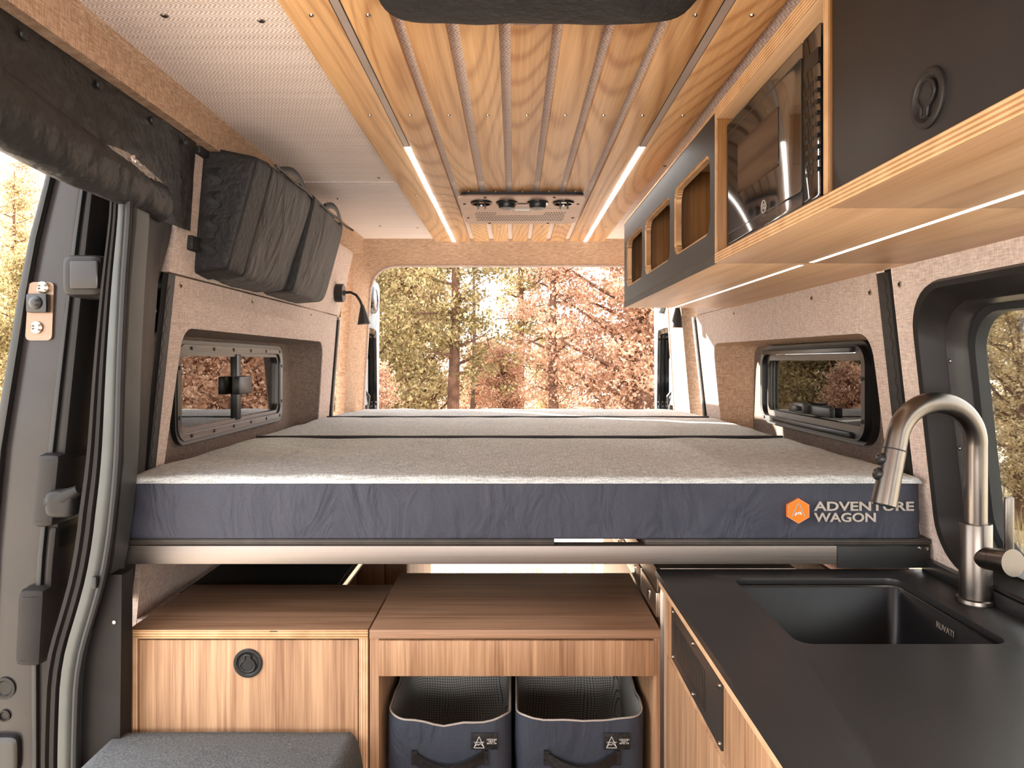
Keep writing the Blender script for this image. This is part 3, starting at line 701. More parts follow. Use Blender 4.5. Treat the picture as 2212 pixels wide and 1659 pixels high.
basket(.004, .284, 'slate blue cloth basket with level rim, beside the kitchen unit', .002, 5)

# bench in front of the low cabinet
bc = B().pillow(-.845, .72, -.3185, 1.549, -.86, -.775, .022, .004, 40, 40, 3, .003).obj('bench_cushion', 'cushion', angle=1.2)
tag(bc, 'charcoal grey felt bench cushion in front of the low cabinet', 'cushion')
be = thing('bench', (-.56, 1.1, -1.375), 'oak bench box carrying the grey cushion', 'bench')
bx('top', 'oak_x', be, -.86, .74, -.885, -.33, 1.549, -.865, .001); bx('side_panel', 'oak_z', be, -.352, .75, -1.375, -.334, 1.549, -.885, .001); bx('side_panel', 'oak_z', be, -.84, .75, -1.375, -.82, 1.549, -.885, .001); bx('front_panel', 'oak_z', be, -.82, .75, -1.375, -.352, .77, -.885, .001)

# under the bed, further back
sb = thing('storage_box', (-.66, 2.1, -1.375), 'black box under the bed behind the low cabinet', 'box')
bx('body', 'floorblack', sb, -.855, 1.875, -1.375, -.64, 2.52, -.636, .006); bx('lid', 'trimsoft', sb, -.855, 1.87, -.635, -.466, 2.53, -.592, .004); bx('edge_trim', 'aluy', sb, -.4655, 1.88, -.612, -.455, 2.52, -.596, .001)
gc = thing('garage_cabinet', (-.55, 3.0, -1.375), 'pale plank sided cabinet under the rear of the bed', 'cabinet')
bx('body', 'oak_z', gc, -.84, 2.66, -1.375, -.383, 3.4, -.48, .001)
for a, b_ in ((-.836, -.682), (-.678, -.566), (-.562, -.467), (-.463, -.385)): bx('plank', 'pale', gc, a, 2.648, -1.36, b_, 2.66, -.485, .002)
du = thing('drawer_unit', (.45, 2.0, -1.375), 'aluminium faced drawer unit under the bed behind the kitchen', 'drawer unit')
bx('body', 'aluy', du, .322, 1.605, -1.375, .62, 2.62, -.455, .001)
bx('top_rail', 'aluy', du, .314, 1.60, -.505, .322, 2.62, -.456, .0015)
for y0, y1 in ((1.615, 1.80), (1.81, 2.1), (2.11, 2.6)):
    d = bx('drawer', 'aluy', du, .3145, y0, -.566, .322, y1, -.512, .0015); bx('pull', 'chrome', d, .3115, y0+.07, -.55, .3148, y0+.085, -.528, .001)

# ------------------------------------------------------------------ kitchen unit, worktop, sink, faucet
ku = thing('kitchen_unit', (.6, 1.0, -1.375), 'oak fronted kitchen unit under the black worktop', 'cabinet')
bx('carcass', 'oak_z', ku, .338, .25, -1.375, .86, 1.54, -.70, 0)
bx('end_panel', 'oak_z', ku, .322, 1.54, -1.375, .88, 1.556, -.4835, .001); bx('end_edge', 'profile', ku, .3205, 1.553, -1.375, .3222, 1.558, -.4835, .0004)
fx = lambda a, b, t: (.322+t, a, b)
GH = rr(1.135, -.586, 1.46, -.505, .002, 2)
B().prism([[(1.016, -.6145), (1.5385, -.6145), (1.5385, -.487), (1.016, -.487)], GH], fx, 0, .016).bevel(.001).obj('fascia', 'oak_z', ku)
B().prism([[(1.016, -1.36), (1.5385, -1.36), (1.5385, -.6175), (1.016, -.6175)]], fx, 0, .016).bevel(.001).obj('door', 'oak_z', ku)
B().prism([[(.55, -1.36), (1.013, -1.36), (1.013, -.487), (.55, -.487)]], fx, 0, .016).bevel(.001).obj('door', 'oak_z', ku)
B().prism([[(.26, -1.36), (.547, -1.36), (.547, -.487), (.26, -.487)]], fx, 0, .016).bevel(.001).obj('door', 'oak_z', ku)
bx('grille_backing', 'rubber', ku, .345, 1.10, -.61, .36, 1.49, -.49, 0)
hol = []
for k in range(22):
    y = 1.215+k*.0112; hol.append([(y, -.583), (y+.0048, -.583), (y+.0048+.004, -.515), (y+.004, -.515)])
gr = B().prism([rr(1.12, -.599, 1.476, -.495, .004, 3)]+hol, fx, -.003, 0).obj('vent_grille', plain('grille_metal', (58, 52, 48), .4, .2), ku, angle=.4)
for y in (1.132, 1.30, 1.464):
    for z in (-.592, -.502): screw((.319, y, z), (-1, 0, 0), gr, SCS)
wt = thing('worktop', (.6, 1.0, -.475), 'long matte black worktop around the sink', 'worktop')
HO = rr(.459, 1.176, .803, 1.533, .028, 8)
b = B().prism([rr(.310, .2, .914, 1.60, .004, 2), HO], PZ, -.468, -.455); b.bevel(.0016).obj('slab', 'worktop', wt)
bx('edge_strip', 'ply_z', wt, .3125, .2, -.483, .33, 1.575, -.4685, .0005)
bx('underlay', 'rubber', wt, .33, .2, -.483, .45, 1.55, -.469, 0)
bx('upstand', 'worktop', wt, .893, .2, -.455, .908, 1.60, -.43, .001)
sk = thing('sink', (.63, 1.35, -.69), 'square black undermount sink sunk into the worktop', 'sink')
def skl(d, z, r): return [(a, c, z) for a, c in rr(.459+d, 1.176+d, .803-d, 1.533-d, r, 8)]
b = B().loft([skl(-.018, -.4835, .03), skl(-.018, -.472, .03), skl(-.003, -.4715, .022), skl(0, -.475, .02), skl(.004, -.66, .02), skl(.014, -.678, .02), skl(.05, -.686, .02)], True, False)
b.prism(rr(.459+.049, 1.176+.049, .803-.049, 1.533-.049, .02, 8), PZ, -.690, -.6855); b.obj('basin', 'sink', sk, angle=.8)
B().lathe((.63, 1.36, -.6855), (0, 0, 1), [(0, .045), (.003, .044), (.003, .034), (-.002, .03), (-.004, .0)], 28).obj('drain', 'steel', sk)
B().prism([rr(.4575, 1.1745, .8045, 1.5345, .022, 8), rr(.4595, 1.1765, .8025, 1.5325, .02, 8)], PZ, -.4735, -.4695).obj('rim', 'screwm', sk)
text('maker_mark', 'RUVATI', .0165, (.8005, 1.385, -.503), (0, -1, 0), (0, 0, 1), 'silver', sk, 1.0, .0004)

fc = thing('faucet', (.875, 1.38, -.455), 'brushed steel gooseneck faucet beside the black sink', 'faucet')
c0 = (.872, 1.38)
B().lathe((*c0, -.455), (0, 0, 1), [(0, .031), (.006, .031), (.008, .0275), (.148, .0275), (.150, .0265), (.150, .0)], 36).obj('body', 'steel', fc)
B().lathe((*c0, -.455), (0, 0, 1), [(.002, .0335), (.008, .0325), (.010, .029)], 36).obj('base_ring', 'steel', fc)
pth = [(*c0, -.31), (*c0, -.25), (*c0, -.19), (*c0, -.16)]
R_ = .083
for i in range(1, 27):
    a = PI*i/26*.935; pth.append((c0[0]-R_+R_*math.cos(a), c0[1]-.03*(i/26), -.16+R_*math.sin(a)))
pth.append(tuple(Vector(pth[-1])+(Vector(pth[-1])-Vector(pth[-2])).normalized()*.02))
e = Vector(pth[-1]); dv = (e-Vector(pth[-2])).normalized()
B().tube(pth, .0196, 24).obj('neck', 'steel', fc)
B().tube([e, e+dv*.003], .0203, 24).obj('joint_ring', 'rubber', fc)
hp = [e+dv*.003, e+dv*.05, e+dv*.104]
sh = B().tube(hp, [.0204, .0208, .0222], 24).obj('spray_head', 'steel', fc)
B().tube([hp[-1]-dv*.002, hp[-1]+dv*.002], [.019, .0175], 20).obj('outlet', 'rubber', sh)
nv = Vector((-1, 0, .12)); nv = (nv-dv*nv.dot(dv)).normalized()
for q in (.024, .052): B().lathe(e+dv*q+nv*.018, nv, [(0, .0115), (.006, .0115), (.009, .0095), (.0095, .0075), (.0075, .006), (.0085, .0)], 18).obj('spray_button', 'plastic', sh)
h0 = Vector((*c0, -.368)); h1 = Vector((.886, 1.296, -.358)); hd = (h1-h0).normalized()
B().tube([h0, h0+hd*.045], .0205, 24).obj('handle_stub', 'steel', fc)
hb = B().tube([h0+hd*.0465, h1-hd*.002, h1], [.0212, .0245, .0240], 28).obj('handle', 'steel', fc)
B().loft([[(h1.x+a, h1.y+.012+c, h1.z+z) for a, c in ((-.0085, -.004), (.0085, -.004), (.0085, .004), (-.0085, .004))] for z in (.012, .06, .115)], True, True).bevel(.003).obj('lever', 'steel', hb)

# ------------------------------------------------------------------ bed
bf = thing('bed_frame', (0, 2.4, -.44), 'bed platform of black ply boards on an aluminium rail', 'bed frame')
bx('front_rail', 'alu', bf, -.872, 1.577, -.438, .698, 1.612, -.3985, .0015)
bx('deck_board', 'plyblack', bf, -.852, 1.583, -.3975, .0885, 2.36, -.3855, .0008)
bx('deck_board', 'plyblack', bf, .285, 1.583, -.3975, .905, 2.36, -.3855, .0008)
bx('deck_board', 'plyblack', bf, -.852, 2.42, -.3975, .88, 3.70, -.3855, .0008)
ca = bx('end_carriage', 'frameblack', bf, .70, 1.585, -.437, .905, 1.66, -.3985, .003)
bx('carriage_cap', 'rubber', ca, .70, 1.58, -.447, .90, 1.584, -.40, .001); screw((.892, 1.58, -.405), (0, -1, 0), ca, SCS); screw((.876, 1.58, -.404), (0, -1, 0), ca, SCS)
bx('side_rail', 'aluy', bf, -.85, 1.612, -.438, -.81, 3.70, -.3985, .001); bx('side_rail', 'frameblack', bf, .82, 1.66, -.438, .88, 3.70, -.3985, .001)
bx('cross_rail', 'alu', bf, -.81, 3.66, -.438, .82, 3.70, -.3985, .001)
def mattress(y0, y1, x0, x1, label, crown, seed, top=-.2475, taper=0):
    def tp(b):
        for v in b.bm.verts: v.co.x *= 1-taper*(v.co.y-y0)/(y1-y0)
        return b
    t = thing('mattress_section', ((x0+x1)/2, (y0+y1)/2, -.385), label, 'mattress', 'grey mattress sections on the bed')
    def wr(q, out):
        a = .004*noise.noise(Vector((out.x*7+seed, out.y*3, out.z*5)))+.0035*noise.noise(Vector((out.x*22+out.z*26, out.y*9, out.z*9+seed)))
        return Vector((0, -a if q.y < 0 else a, 0))*(1-min(1, abs(q.z))**6)
    b = B(); b.soft([(x, y, z) for x in (x0, x1) for y in (y0, y1) for z in (-.385, -.2545)], 70, 60, wr); sd = tp(b).obj('side_band', 'navy', t, angle=1.5)
    tp(B().pillow(x0+.004, y0-.004, x1-.004, y1-.002, -.2595, top, .014, crown, 70, 40, seed, .005)).obj('top_cover', 'mattress', t, angle=1.5)
    if y0 > 2: B().tube([(x0+.01+(x1-x0-.02)*i/24, y0-.005+.002*noise.noise(Vector((i*.7, seed, 0))), -.2478+.0015*noise.noise(Vector((i*.5, seed, 3)))) for i in range(25)], .0058, 8).obj('piping', 'fabricblack', t)
    return t, sd
m1, m1s = mattress(1.578, 2.366, -.846, .884, 'front grey mattress section with orange badge on its dark side', .0, 2)
mattress(2.384, 3.212, -.846, .886, 'middle grey mattress section between two seams', .004, 9)
mattress(3.232, 3.735, -.832, .872, 'rear grey mattress section at the open doorway', .010, 17, -.246, .075)
# badge and embroidered name
by = 1.570
bd = B().prism([(.6115+.0268*math.sin(PI/3*i), -.3215+.0268*math.cos(PI/3*i)) for i in range(6)], PY, by-.001, by+.008).bevel(.0006, 1).obj('badge', 'orange', m1)
b = B(); fnb = lambda a, b_, q: (.6115+a, by-.001-q, -.3215+b_)
stroke(b, [(.0268*math.sin(PI/3*i)*.96, .0268*math.cos(PI/3*i)*.96) for i in range(6)], .001, fnb, 0, .0005, True)
stroke(b, [(-.0135, -.0115), (-.001, .0165)], .0028, fnb, 0, .0007); stroke(b, [(.0135, -.0115), (.001, .0165)], .0028, fnb, 0, .0007); b.obj('badge_mark', 'silver', bd)
b = B(); stroke(b, [(-.0075, -.010), (-.0035, -.003), (-.001, -.0075), (.0025, -.0015), (.0065, -.008)], .0026, fnb, 0, .0009); b.obj('badge_peaks', 'white', bd)
text('lettering', 'ADVENTURE', .0268, (.646, by-.0002, -.3205), (1, 0, 0), (0, 0, 1), 'silver', m1, 1.42, .0012, .0006, width=.2145)
text('lettering', 'WAGON', .0268, (.646, by-.0002, -.3445), (1, 0, 0), (0, 0, 1), 'silver', m1, 1.42, .0012, .0006, width=.1325)
#--PART4--
# ------------------------------------------------------------------ overhead cabinets on the right
def rbox(name, m, p, *a, bev=.001): return bx(name, m, p, *a, bev)
FX = .43
fo = lambda a, b, t: (FX+t, a, b)
oc1 = thing('overhead_cabinet', (.64, 2.2, .207), 'black fronted overhead cabinet with three round cornered openings', 'cabinet')
WH = [rr(1.60, .279, 1.955, .459, .038, 6), rr(2.01, .279, 2.39, .459, .038, 6), rr(2.445, .279, 2.775, .459, .038, 6)]
B().prism([[(1.551, .2265), (2.835, .2265), (2.835, .529), (1.551, .529)]]+WH, fo, 0, .018, 1).obj('front_panel', ['black', 'ply_x'], oc1, angle=.4)
for hq in WH:
    h2 = [(1.0*y+(.006 if y < sum(q[0] for q in hq)/len(hq) else -.006), z+(.006 if z < .37 else -.006)) for y, z in hq]
    B().prism([hq, h2], fo, .004, .018).bevel(.0008, 1).obj('opening_edge', 'ply_x', oc1)
rbox('bottom_board', 'oak_y', oc1, .432, 1.551, .2065, .842, 2.838, .2255); rbox('bottom_edge', 'plyblack', oc1, .4295, 1.551, .207, .4325, 2.838, .2255, bev=0)
rbox('top_board', 'oak_y', oc1, .448, 1.551, .5115, .80, 2.838, .529); rbox('top_edge', 'ply', oc1, .4285, 1.551, .5295, .46, 2.838, .536, bev=0)
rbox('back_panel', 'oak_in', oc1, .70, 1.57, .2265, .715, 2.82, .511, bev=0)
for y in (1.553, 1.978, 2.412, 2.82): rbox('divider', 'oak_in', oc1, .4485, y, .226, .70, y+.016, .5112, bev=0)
oc2 = thing('overhead_cabinet', (.64, 1.27, .207), 'oak overhead compartment holding the black microwave', 'cabinet')
rbox('bottom_board', 'oak_y', oc2, .428, .9905, .2065, .842, 1.5485, .228); rbox('bottom_edge', 'ply', oc2, .4262, .9905, .207, .4285, 1.5485, .2275, bev=0)
rbox('top_board', 'oak_y', oc2, .428, .9905, .508, .80, 1.5485, .536); rbox('top_edge', 'ply', oc2, .4262, .9905, .5085, .4285, 1.5485, .5355, bev=0)
for y in (.9905, 1.5325):
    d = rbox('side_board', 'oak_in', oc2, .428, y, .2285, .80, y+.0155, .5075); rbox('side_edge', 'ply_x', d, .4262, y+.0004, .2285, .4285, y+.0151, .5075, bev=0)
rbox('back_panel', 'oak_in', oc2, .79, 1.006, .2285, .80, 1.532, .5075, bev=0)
oc3 = thing('overhead_cabinet', (.64, .65, .207), 'overhead cabinet with plain black door and recessed round latch', 'cabinet')
rbox('bottom_board', 'oak_y', oc3, .428, .25, .2065, .842, .9895, .228); rbox('bottom_edge', 'ply', oc3, .4262, .25, .207, .4285, .9895, .2275, bev=0)
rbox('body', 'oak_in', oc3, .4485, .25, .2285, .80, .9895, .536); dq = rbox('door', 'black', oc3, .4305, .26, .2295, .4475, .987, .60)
latch(dq, (.4305, .757, .272), (-1, 0, 0), .031, 'black', (0, .15, -1))
# microwave
mw = thing('microwave', (.6, 1.28, .2285), 'black compact microwave in the oak overhead compartment', 'microwave')
rbox('casing', 'plastic', mw, .462, 1.052, .2355, .78, 1.522, .492, bev=.003)
fm = lambda a, b, t: (.444+t, a, b)
dd = B().prism(rr(1.123, .240, 1.520, .490, .004, 3), fm, 0, .018).bevel(.002).obj('door', 'gloss', mw)
B().prism(rr(1.226, .328, 1.446, .428, .004, 3), fm, -.0006, .0).obj('door_window', plain('microwave_window', (58, 44, 36), .08, 0, .7), dd)
B().prism([rr(1.127, .262, 1.516, .468, .004, 3), rr(1.1285, .2635, 1.5145, .4665, .003, 3)], fm, -.0006, .0).obj('door_line', 'winframe', dd)
cp = B().prism(rr(1.056, .240, 1.121, .490, .004, 3), fm, 0, .018).bevel(.002).obj('control_panel', 'gloss', mw)
b = B()
for r in range(9):
    for c in range(3): b.prism(rr(1.066+c*.017, .278+r*.0165, 1.077+c*.017, .284+r*.0165, .002, 2), fm, -.0005, 0)
b.obj('buttons', 'trim', cp); B().prism(rr(1.064, .436, 1.113, .458, .002, 2), fm, -.0005, 0).obj('display', 'frameblack', cp)
em = B().prism([circ(1.297, .274, .0118, 28), circ(1.297, .274, .0104, 28)], fm, -.0012, 0).obj('emblem', 'silver', dd)
text('emblem_letters', 'GE', .0135, (.4432, 1.2965, .2695), (0, -1, 0), (0, 0, 1), 'silver', em, .85, .0003, .0003, 'CENTER')
b = B()
for k in range(4): a = PI/4+k*PI/2; stroke(b, [(1.297+.0095*math.cos(a+t), .274+.0095*math.sin(a+t)) for t in (-.5, -.25, 0, .25, .5)], .0009, fm, -.001, 0)
b.obj('emblem_scrolls', 'silver', em)
rbox('bottom_lip', 'winframe', mw, .4435, 1.056, .2365, .452, 1.520, .2395, bev=.0006)
for y in (1.08, 1.49): B().cyl((.50, y, .2282), (.50, y, .236), .012, .012, 12).obj('foot', 'rubber', mw)

# ------------------------------------------------------------------ light strips
def strip(label, x0, x1, z, runs, th=.011, prof=None):
    y0, y1 = runs[0][0], runs[-1][1]
    t = thing('led_strip', ((x0+x1)/2, (y0+y1)/2, z), label, 'light strip')
    rbox('profile', 'frameblack', t, x0, y0, z+.0012, x1, y1, z+th, bev=0)
    for a, c, m, nm in runs: rbox(nm, m, t, x0+.0016, a, z, x1-.0016, c, z+.0028, bev=0)
    return t
strip('ceiling light strip in the left plank gap, lit towards the back', -.3072, -.2893, .5995, [(-.5, 2.048, 'profile', 'unlit_lens'), (2.052, 3.733, 'led', 'lit_lens')])
strip('ceiling light strip in the right plank gap, lit towards the back', .3513, .3702, .5995, [(-.5, 2.048, 'profile', 'unlit_lens'), (2.052, 3.733, 'led', 'lit_lens')])
strip('lit strip under the overhead cabinet with three openings', .613, .627, .2062, [(1.575, 2.834, 'ledu', 'lit_lens')], .002)
strip('lit strip under the microwave and black door cabinets', .617, .631, .2062, [(.27, 1.53, 'ledu', 'lit_lens')], .002)

# ------------------------------------------------------------------ ceiling console and roof vent cover
cs = thing('ceiling_console', (.03, 2.92, .585), 'brown metal vent and socket panel under the wooden ceiling', 'console')
B().prism(rr(-.19, 2.70, .252, 3.17, .03, 5), PZ, .585, .6).obj('plinth', 'rubber', cs)
PL = rr(-.2, 2.675, .257, 3.19, .045, 8)
cpn = B().prism(PL, PZ, .579, .5845).bevel(.001, 1).obj('plate', 'consoleplate', cs)
for x, y in ((-.1, 2.692), (.145, 2.692), (-.18, 2.80), (.238, 2.80), (-.182, 3.06), (.24, 3.06), (-.1, 3.175), (.145, 3.175)): screw((x, y, .579), (0, 0, -1), cs, SCB)
for i, x in enumerate((-.117, -.024, .089, .183)):
    kind = i in (0, 3)
    o = B().lathe((x, 2.775, .579), (0, 0, -1), [(0, .040), (.004, .040), (.007, .037), (.007, .031), (.002, .030), (.0015, .0)], 28).obj('socket', 'gloss', cs)
    if kind:
        for q in (-.012, .014): B().box(x+q-.0035, 2.764, .553, x+q+.0035, 2.772, .578).bevel(.0015).obj('prong', 'winframe', o)
    else:
        B().lathe((x, 2.775, .577), (0, 0, -1), [(0, .031), (.012, .031), (.020, .027), (.023, .016), (.024, 0)], 24).obj('cap', 'plastic', o)
rbox('link_bar', 'rubber', cs, .0, 2.79, .5765, .066, 2.796, .5785, bev=0)
b = B()
for r in range(6):
    for k in range(34):
        if r > 3 and 7 < k < 26: continue
        b.prism(circ(-.148+k*.0104+(.0052 if r % 2 else 0), 3.115-r*.034*.9, .0036, 8, .009), PZ, .5783, .579)
o = b.obj('perforation', 'rubber', cs); o['kind'] = 'stuff'
sg = B().prism([rr(-.01, 2.855, .076, 2.945, .005, 2), rr(-.006, 2.862, .072, 2.938, .004, 2)], PZ, .5783, .579).obj('switch_frame', 'silver', cs); B().prism(rr(.005, 2.88, .062, 2.92, .004, 2), PZ, .577, .579).obj('switch', 'white', sg)
text('maker_mark', 'ADVENTURE WAGON', .011, (.118, 2.875, .5785), (1, 0, 0), (0, 1, 0), 'silver', cs, .9, .0002)
for o in list(cs.children): o.location.y -= .105
vc = thing('roof_vent_cover', (.03, .9, .56), 'black padded cover over the roof vent at the ceiling top', 'cover')
B().soft([(x, y, z) for x in (-.215, .292) for y in (.62, 1.235) for z in (.562, .602)], 9, 26, lambda q, o: Vector((0, 0, .004*noise.noise(o*14)))).obj('pad', 'fabricblack', vc, angle=1.5)
rbox('pull_tab', 'consoleplate', vc, .0, 1.2, .5705, .045, 1.243, .5735, bev=.001)

# ------------------------------------------------------------------ storage bag on the left wall
bg_ = thing('hanging_bag', (-.76, 2.33, .215), 'black two compartment storage bag strapped high on left wall', 'bag')
def puff(seed):
    def f(q, o):
        a = .012*(1-q.y*q.y)*(1-q.z*q.z) if q.x > 0 else 0
        n = noise.noise(Vector((o.y*7+seed, o.z*3, 0)))*.010+noise.noise(Vector((o.y*30, o.z*5, seed)))*.003
        return Vector((a+n*(q.x > -.5), 0, n*.5))
    return f
def comp(y0, y1, name, seed, m):
    return B().soft([(-.826, y0, .218), (-.793, y0, .548), (-.826, y1, .214), (-.793, y1, .540), (-.722, y0, .226), (-.640, y0, .528), (-.722, y1, .222), (-.640, y1, .518)], 11, 30, puff(seed)).obj(name, m, bg_, angle=1.5)
k1 = comp(1.95, 2.345, 'compartment', 1, 'bag'); k2 = comp(2.365, 2.80, 'compartment', 6, 'bag')
k0 = B().soft([(-.828, 1.866, .224), (-.794, 1.866, .552), (-.828, 1.965, .214), (-.792, 1.965, .556), (-.73, 1.866, .236), (-.652, 1.866, .522), (-.724, 1.965, .226), (-.642, 1.965, .530)], 14, 16).obj('end_panel', 'fabricblack', bg_, angle=1.5)
B().soft([(-.82, 2.33, .222), (-.795, 2.33, .545), (-.82, 2.385, .222), (-.795, 2.385, .545), (-.700, 2.318, .220), (-.624, 2.318, .530), (-.700, 2.392, .218), (-.624, 2.392, .528)], 12, 10).obj('divider_strap', 'fabricblack', bg_)
for kk, z in enumerate((.29, .35, .41, .47)):
    b = B(); b.loft([[(-.79+.08*(z-.29)+.012*math.sin(i*1.2), 1.862-.006*math.sin(PI*i/6), z-.022+i*.0075), (-.765+.08*(z-.29)+.012*math.sin(i*1.2), 1.862-.006*math.sin(PI*i/6), z-.022+i*.0075)] for i in range(7)], False); b.obj('webbing_loop', 'rubber', k0)
for ya, yb, k in ((2.03, 2.28, k1), (2.50, 2.74, k2)):
    pt = [(-.645+.006*math.sin(PI*i/12), ya+(yb-ya)*i/12, .528-.012*i/12+.028*math.sin(PI*i/12)) for i in range(13)]
    B().tube(pt, [(.004, .011)]*13, 8).obj('handle', 'rubber', k)
B().tube([(-.638, 1.96+i*.07, .524-.0007*i+.002*math.sin(i*2)) for i in range(6)]+[(-.642, 2.345, .519)], .004, 6).obj('piping', 'rubber', k1)
B().tube([(-.638, 2.37+i*.07, .519-.0007*i+.002*math.sin(i*2)) for i in range(7)]+[(-.62, 2.83, .505)], .004, 6).obj('piping', 'rubber', k2)
for z in (.535, .295): rbox('wall_strap', 'fabricblack', bg_, XL(z)-.01, 1.815, z-.018, XL(z)+.014, 1.90, z+.018, bev=.003)

# ------------------------------------------------------------------ rolled screen over the sliding door
rs = thing('rolled_screen', (-.79, .9, .29), 'black insect screen rolled up over the sliding door opening', 'screen')
def rc(y): return .346+max(0, 1.62-y)*.088+.006*math.sin(y*9)
ys = [-.3+i*.06 for i in range(33)]
def rrad(y): return .046+.007*noise.noise(Vector((y*6, 1, 0)))+(.012 if y < 1.2 else .012*max(0, 1-(y-1.2)/.3))
rows = []
for y in ys:
    if y > 1.62: break
    rows.append([(-.788+(rrad(y)+.0025*math.sin(3*a+y*14))*math.cos(a)*.8, y, rc(y)+(rrad(y)+.003*noise.noise(Vector((a*2, y*9, 4))))*math.sin(a)) for a in [2*PI*k/22 for k in range(22)]])
end = rows[-1]; cx = sum(p[0] for p in end)/22; cz = sum(p[2] for p in end)/22
for s_, dy in ((.9, .012), (.6, .022), (.2, .024)): rows.append([(cx+(p[0]-cx)*s_, p[1]+dy, cz+(p[2]-cz)*s_) for p in end])
B().loft(rows, True, True).obj('roll', 'screen', rs, angle=1.5)
sh_ = []
for j in range(11):
    f = j/10; r_ = []
    for i in range(40):
        y = -.3+2.09*i/39; ztop = .532; zb_ = min(rc(y)+.0, .40) if y < 1.62 else .318
        z = ztop+(zb_-ztop)*f
        r_.append((XL(z)+.016+.018*f*(y < 1.62)+.006*f*math.sin(y*13+f*2)*math.sin(y*5)+.004*noise.noise(Vector((y*8, z*20, 2))), y, z))
    sh_.append(r_)
B().loft(sh_, False).obj('sheet', 'screen', rs, angle=1.5)
rbox('top_track', 'rubber', rs, -.800, -.3, .522, -.776, 1.79, .536, bev=.002)
for y in (1.15, 1.36, 1.56, 1.72): B().lathe((XL(.515)+.022, y, .513), (1, 0, 0), [(0, .009), (.003, .008), (.004, .004), (.003, 0)], 12).obj('snap', 'rubber', rs)
rbox('stitch_band', 'rubber', rs, -.783, -.2, .487, -.780, 1.78, .4885, bev=0)
g = []
for j in range(7):
    g.append([(-.758+.006*noise.noise(Vector((i*1.7, j*1.9, 1))), 1.30+i*.010, .395+rc(1.30+i*.01)-rc(1.4)+.0+(j-3)*.006*(1-abs(i-14)/15)+.004*noise.noise(Vector((i*.9, j*2, 5)))) for i in range(29)])
B().loft(g, False).obj('vinyl_window', plain('vinyl', (150, 140, 132), .12, .3, .8), rs, angle=.2)
B().tube([(-.76+.012*math.cos(a), 1.06, rc(1.06)+.07*math.sin(a)) for a in [PI*(-.5+i/10) for i in range(11)]], [(.012, .003)]*11, 6).obj('tie_strap', 'rubber', rs)

# ------------------------------------------------------------------ reading lights
def lamp(label, base, nrm, pts, head):
    t = thing('reading_light', base, label, 'lamp')
    B().lathe(base, nrm, [(0, .042), (.034, .042), (.037, .039), (.037, .014), (.044, .011), (.046, .0)], 28).obj('base', 'plastic', t)
    B().tube(pts, .0062, 10).obj('gooseneck', 'rubber', t)
    h0, h1 = Vector(pts[-1]), Vector(head); d = (h1-h0)
    B().tube([h0-d*.05, h0+d*.1, h0+d*.45, h1], [.008, .011, .019, .030], 18).obj('shade', 'plastic', t); return t
lamp('black gooseneck reading light on left wall beside the bag', (XL(.31), 3.33, .31), (1, 0, 0), [(-.77, 3.33, .312), (-.74, 3.33, .313), (-.715, 3.33, .300), (-.698, 3.33, .275), (-.688, 3.33, .25)], (-.680, 3.33, .168))
lamp('black reading light hanging below the cubby cabinet end', (XR(.31), 3.33, .31), (-1, 0, 0), [(.80, 3.33, .312), (.785, 3.33, .313), (.765, 3.33, .300), (.752, 3.33, .275), (.748, 3.33, .25)], (.744, 3.33, .152))

# ------------------------------------------------------------------ outside: ground, trees, shrubs, dry grass
import numpy as np
GZ = -1.95
b = B(); n = 44
gv = [[b.bm.verts.new(((i/n-.5)*90, -20+j/n*90, GZ+(.25*noise.noise(Vector((i*.45, j*.45, 0))) if abs((i/n-.5)*90) > 3.5 or not -5 < -20+j/n*90 < 7 else 0)+max(0, (-20+j/n*90-22))*.03)) for i in range(n+1)] for j in range(n+1)]
for j in range(n):
    for i in range(n): b.face([gv[j][i], gv[j][i+1], gv[j+1][i+1], gv[j+1][i]])
gd = b.obj('ground', 'ground', origin=(0, 10, GZ)); struct(gd, 'pale dry straw covered ground outside the van', 'ground')

def leaves(cl, per, rad, size, seed, flat=.6):
    """many small quads clustered round the points cl"""
    rng = np.random.default_rng(seed); cl = np.asarray(cl); N = len(cl)*per
    c = np.repeat(cl, per, 0)+rng.normal(0, 1, (N, 3))*np.array([rad, rad, rad*flat])
    u = rng.normal(0, 1, (N, 3)); u /= np.linalg.norm(u, axis=1)[:, None]
    v = np.cross(u, rng.normal(0, 1, (N, 3))); v /= np.linalg.norm(v, axis=1)[:, None]
    s = size*rng.uniform(.6, 1.3, (N, 1)); u *= s; v *= s*.55
    P = np.stack([c-u, c-v, c+u, c+v], 1).reshape(-1, 3)
    me = bpy.data.meshes.new('foliage'); me.vertices.add(4*N); me.vertices.foreach_set('co', P.ravel().astype(np.float32))
    me.loops.add(4*N); me.loops.foreach_set('vertex_index', np.arange(4*N, dtype=np.int32))
    me.polygons.add(N); me.polygons.foreach_set('loop_start', np.arange(0, 4*N, 4, dtype=np.int32)); me.polygons.foreach_set('loop_total', np.full(N, 4, np.int32))
    me.update(); return me
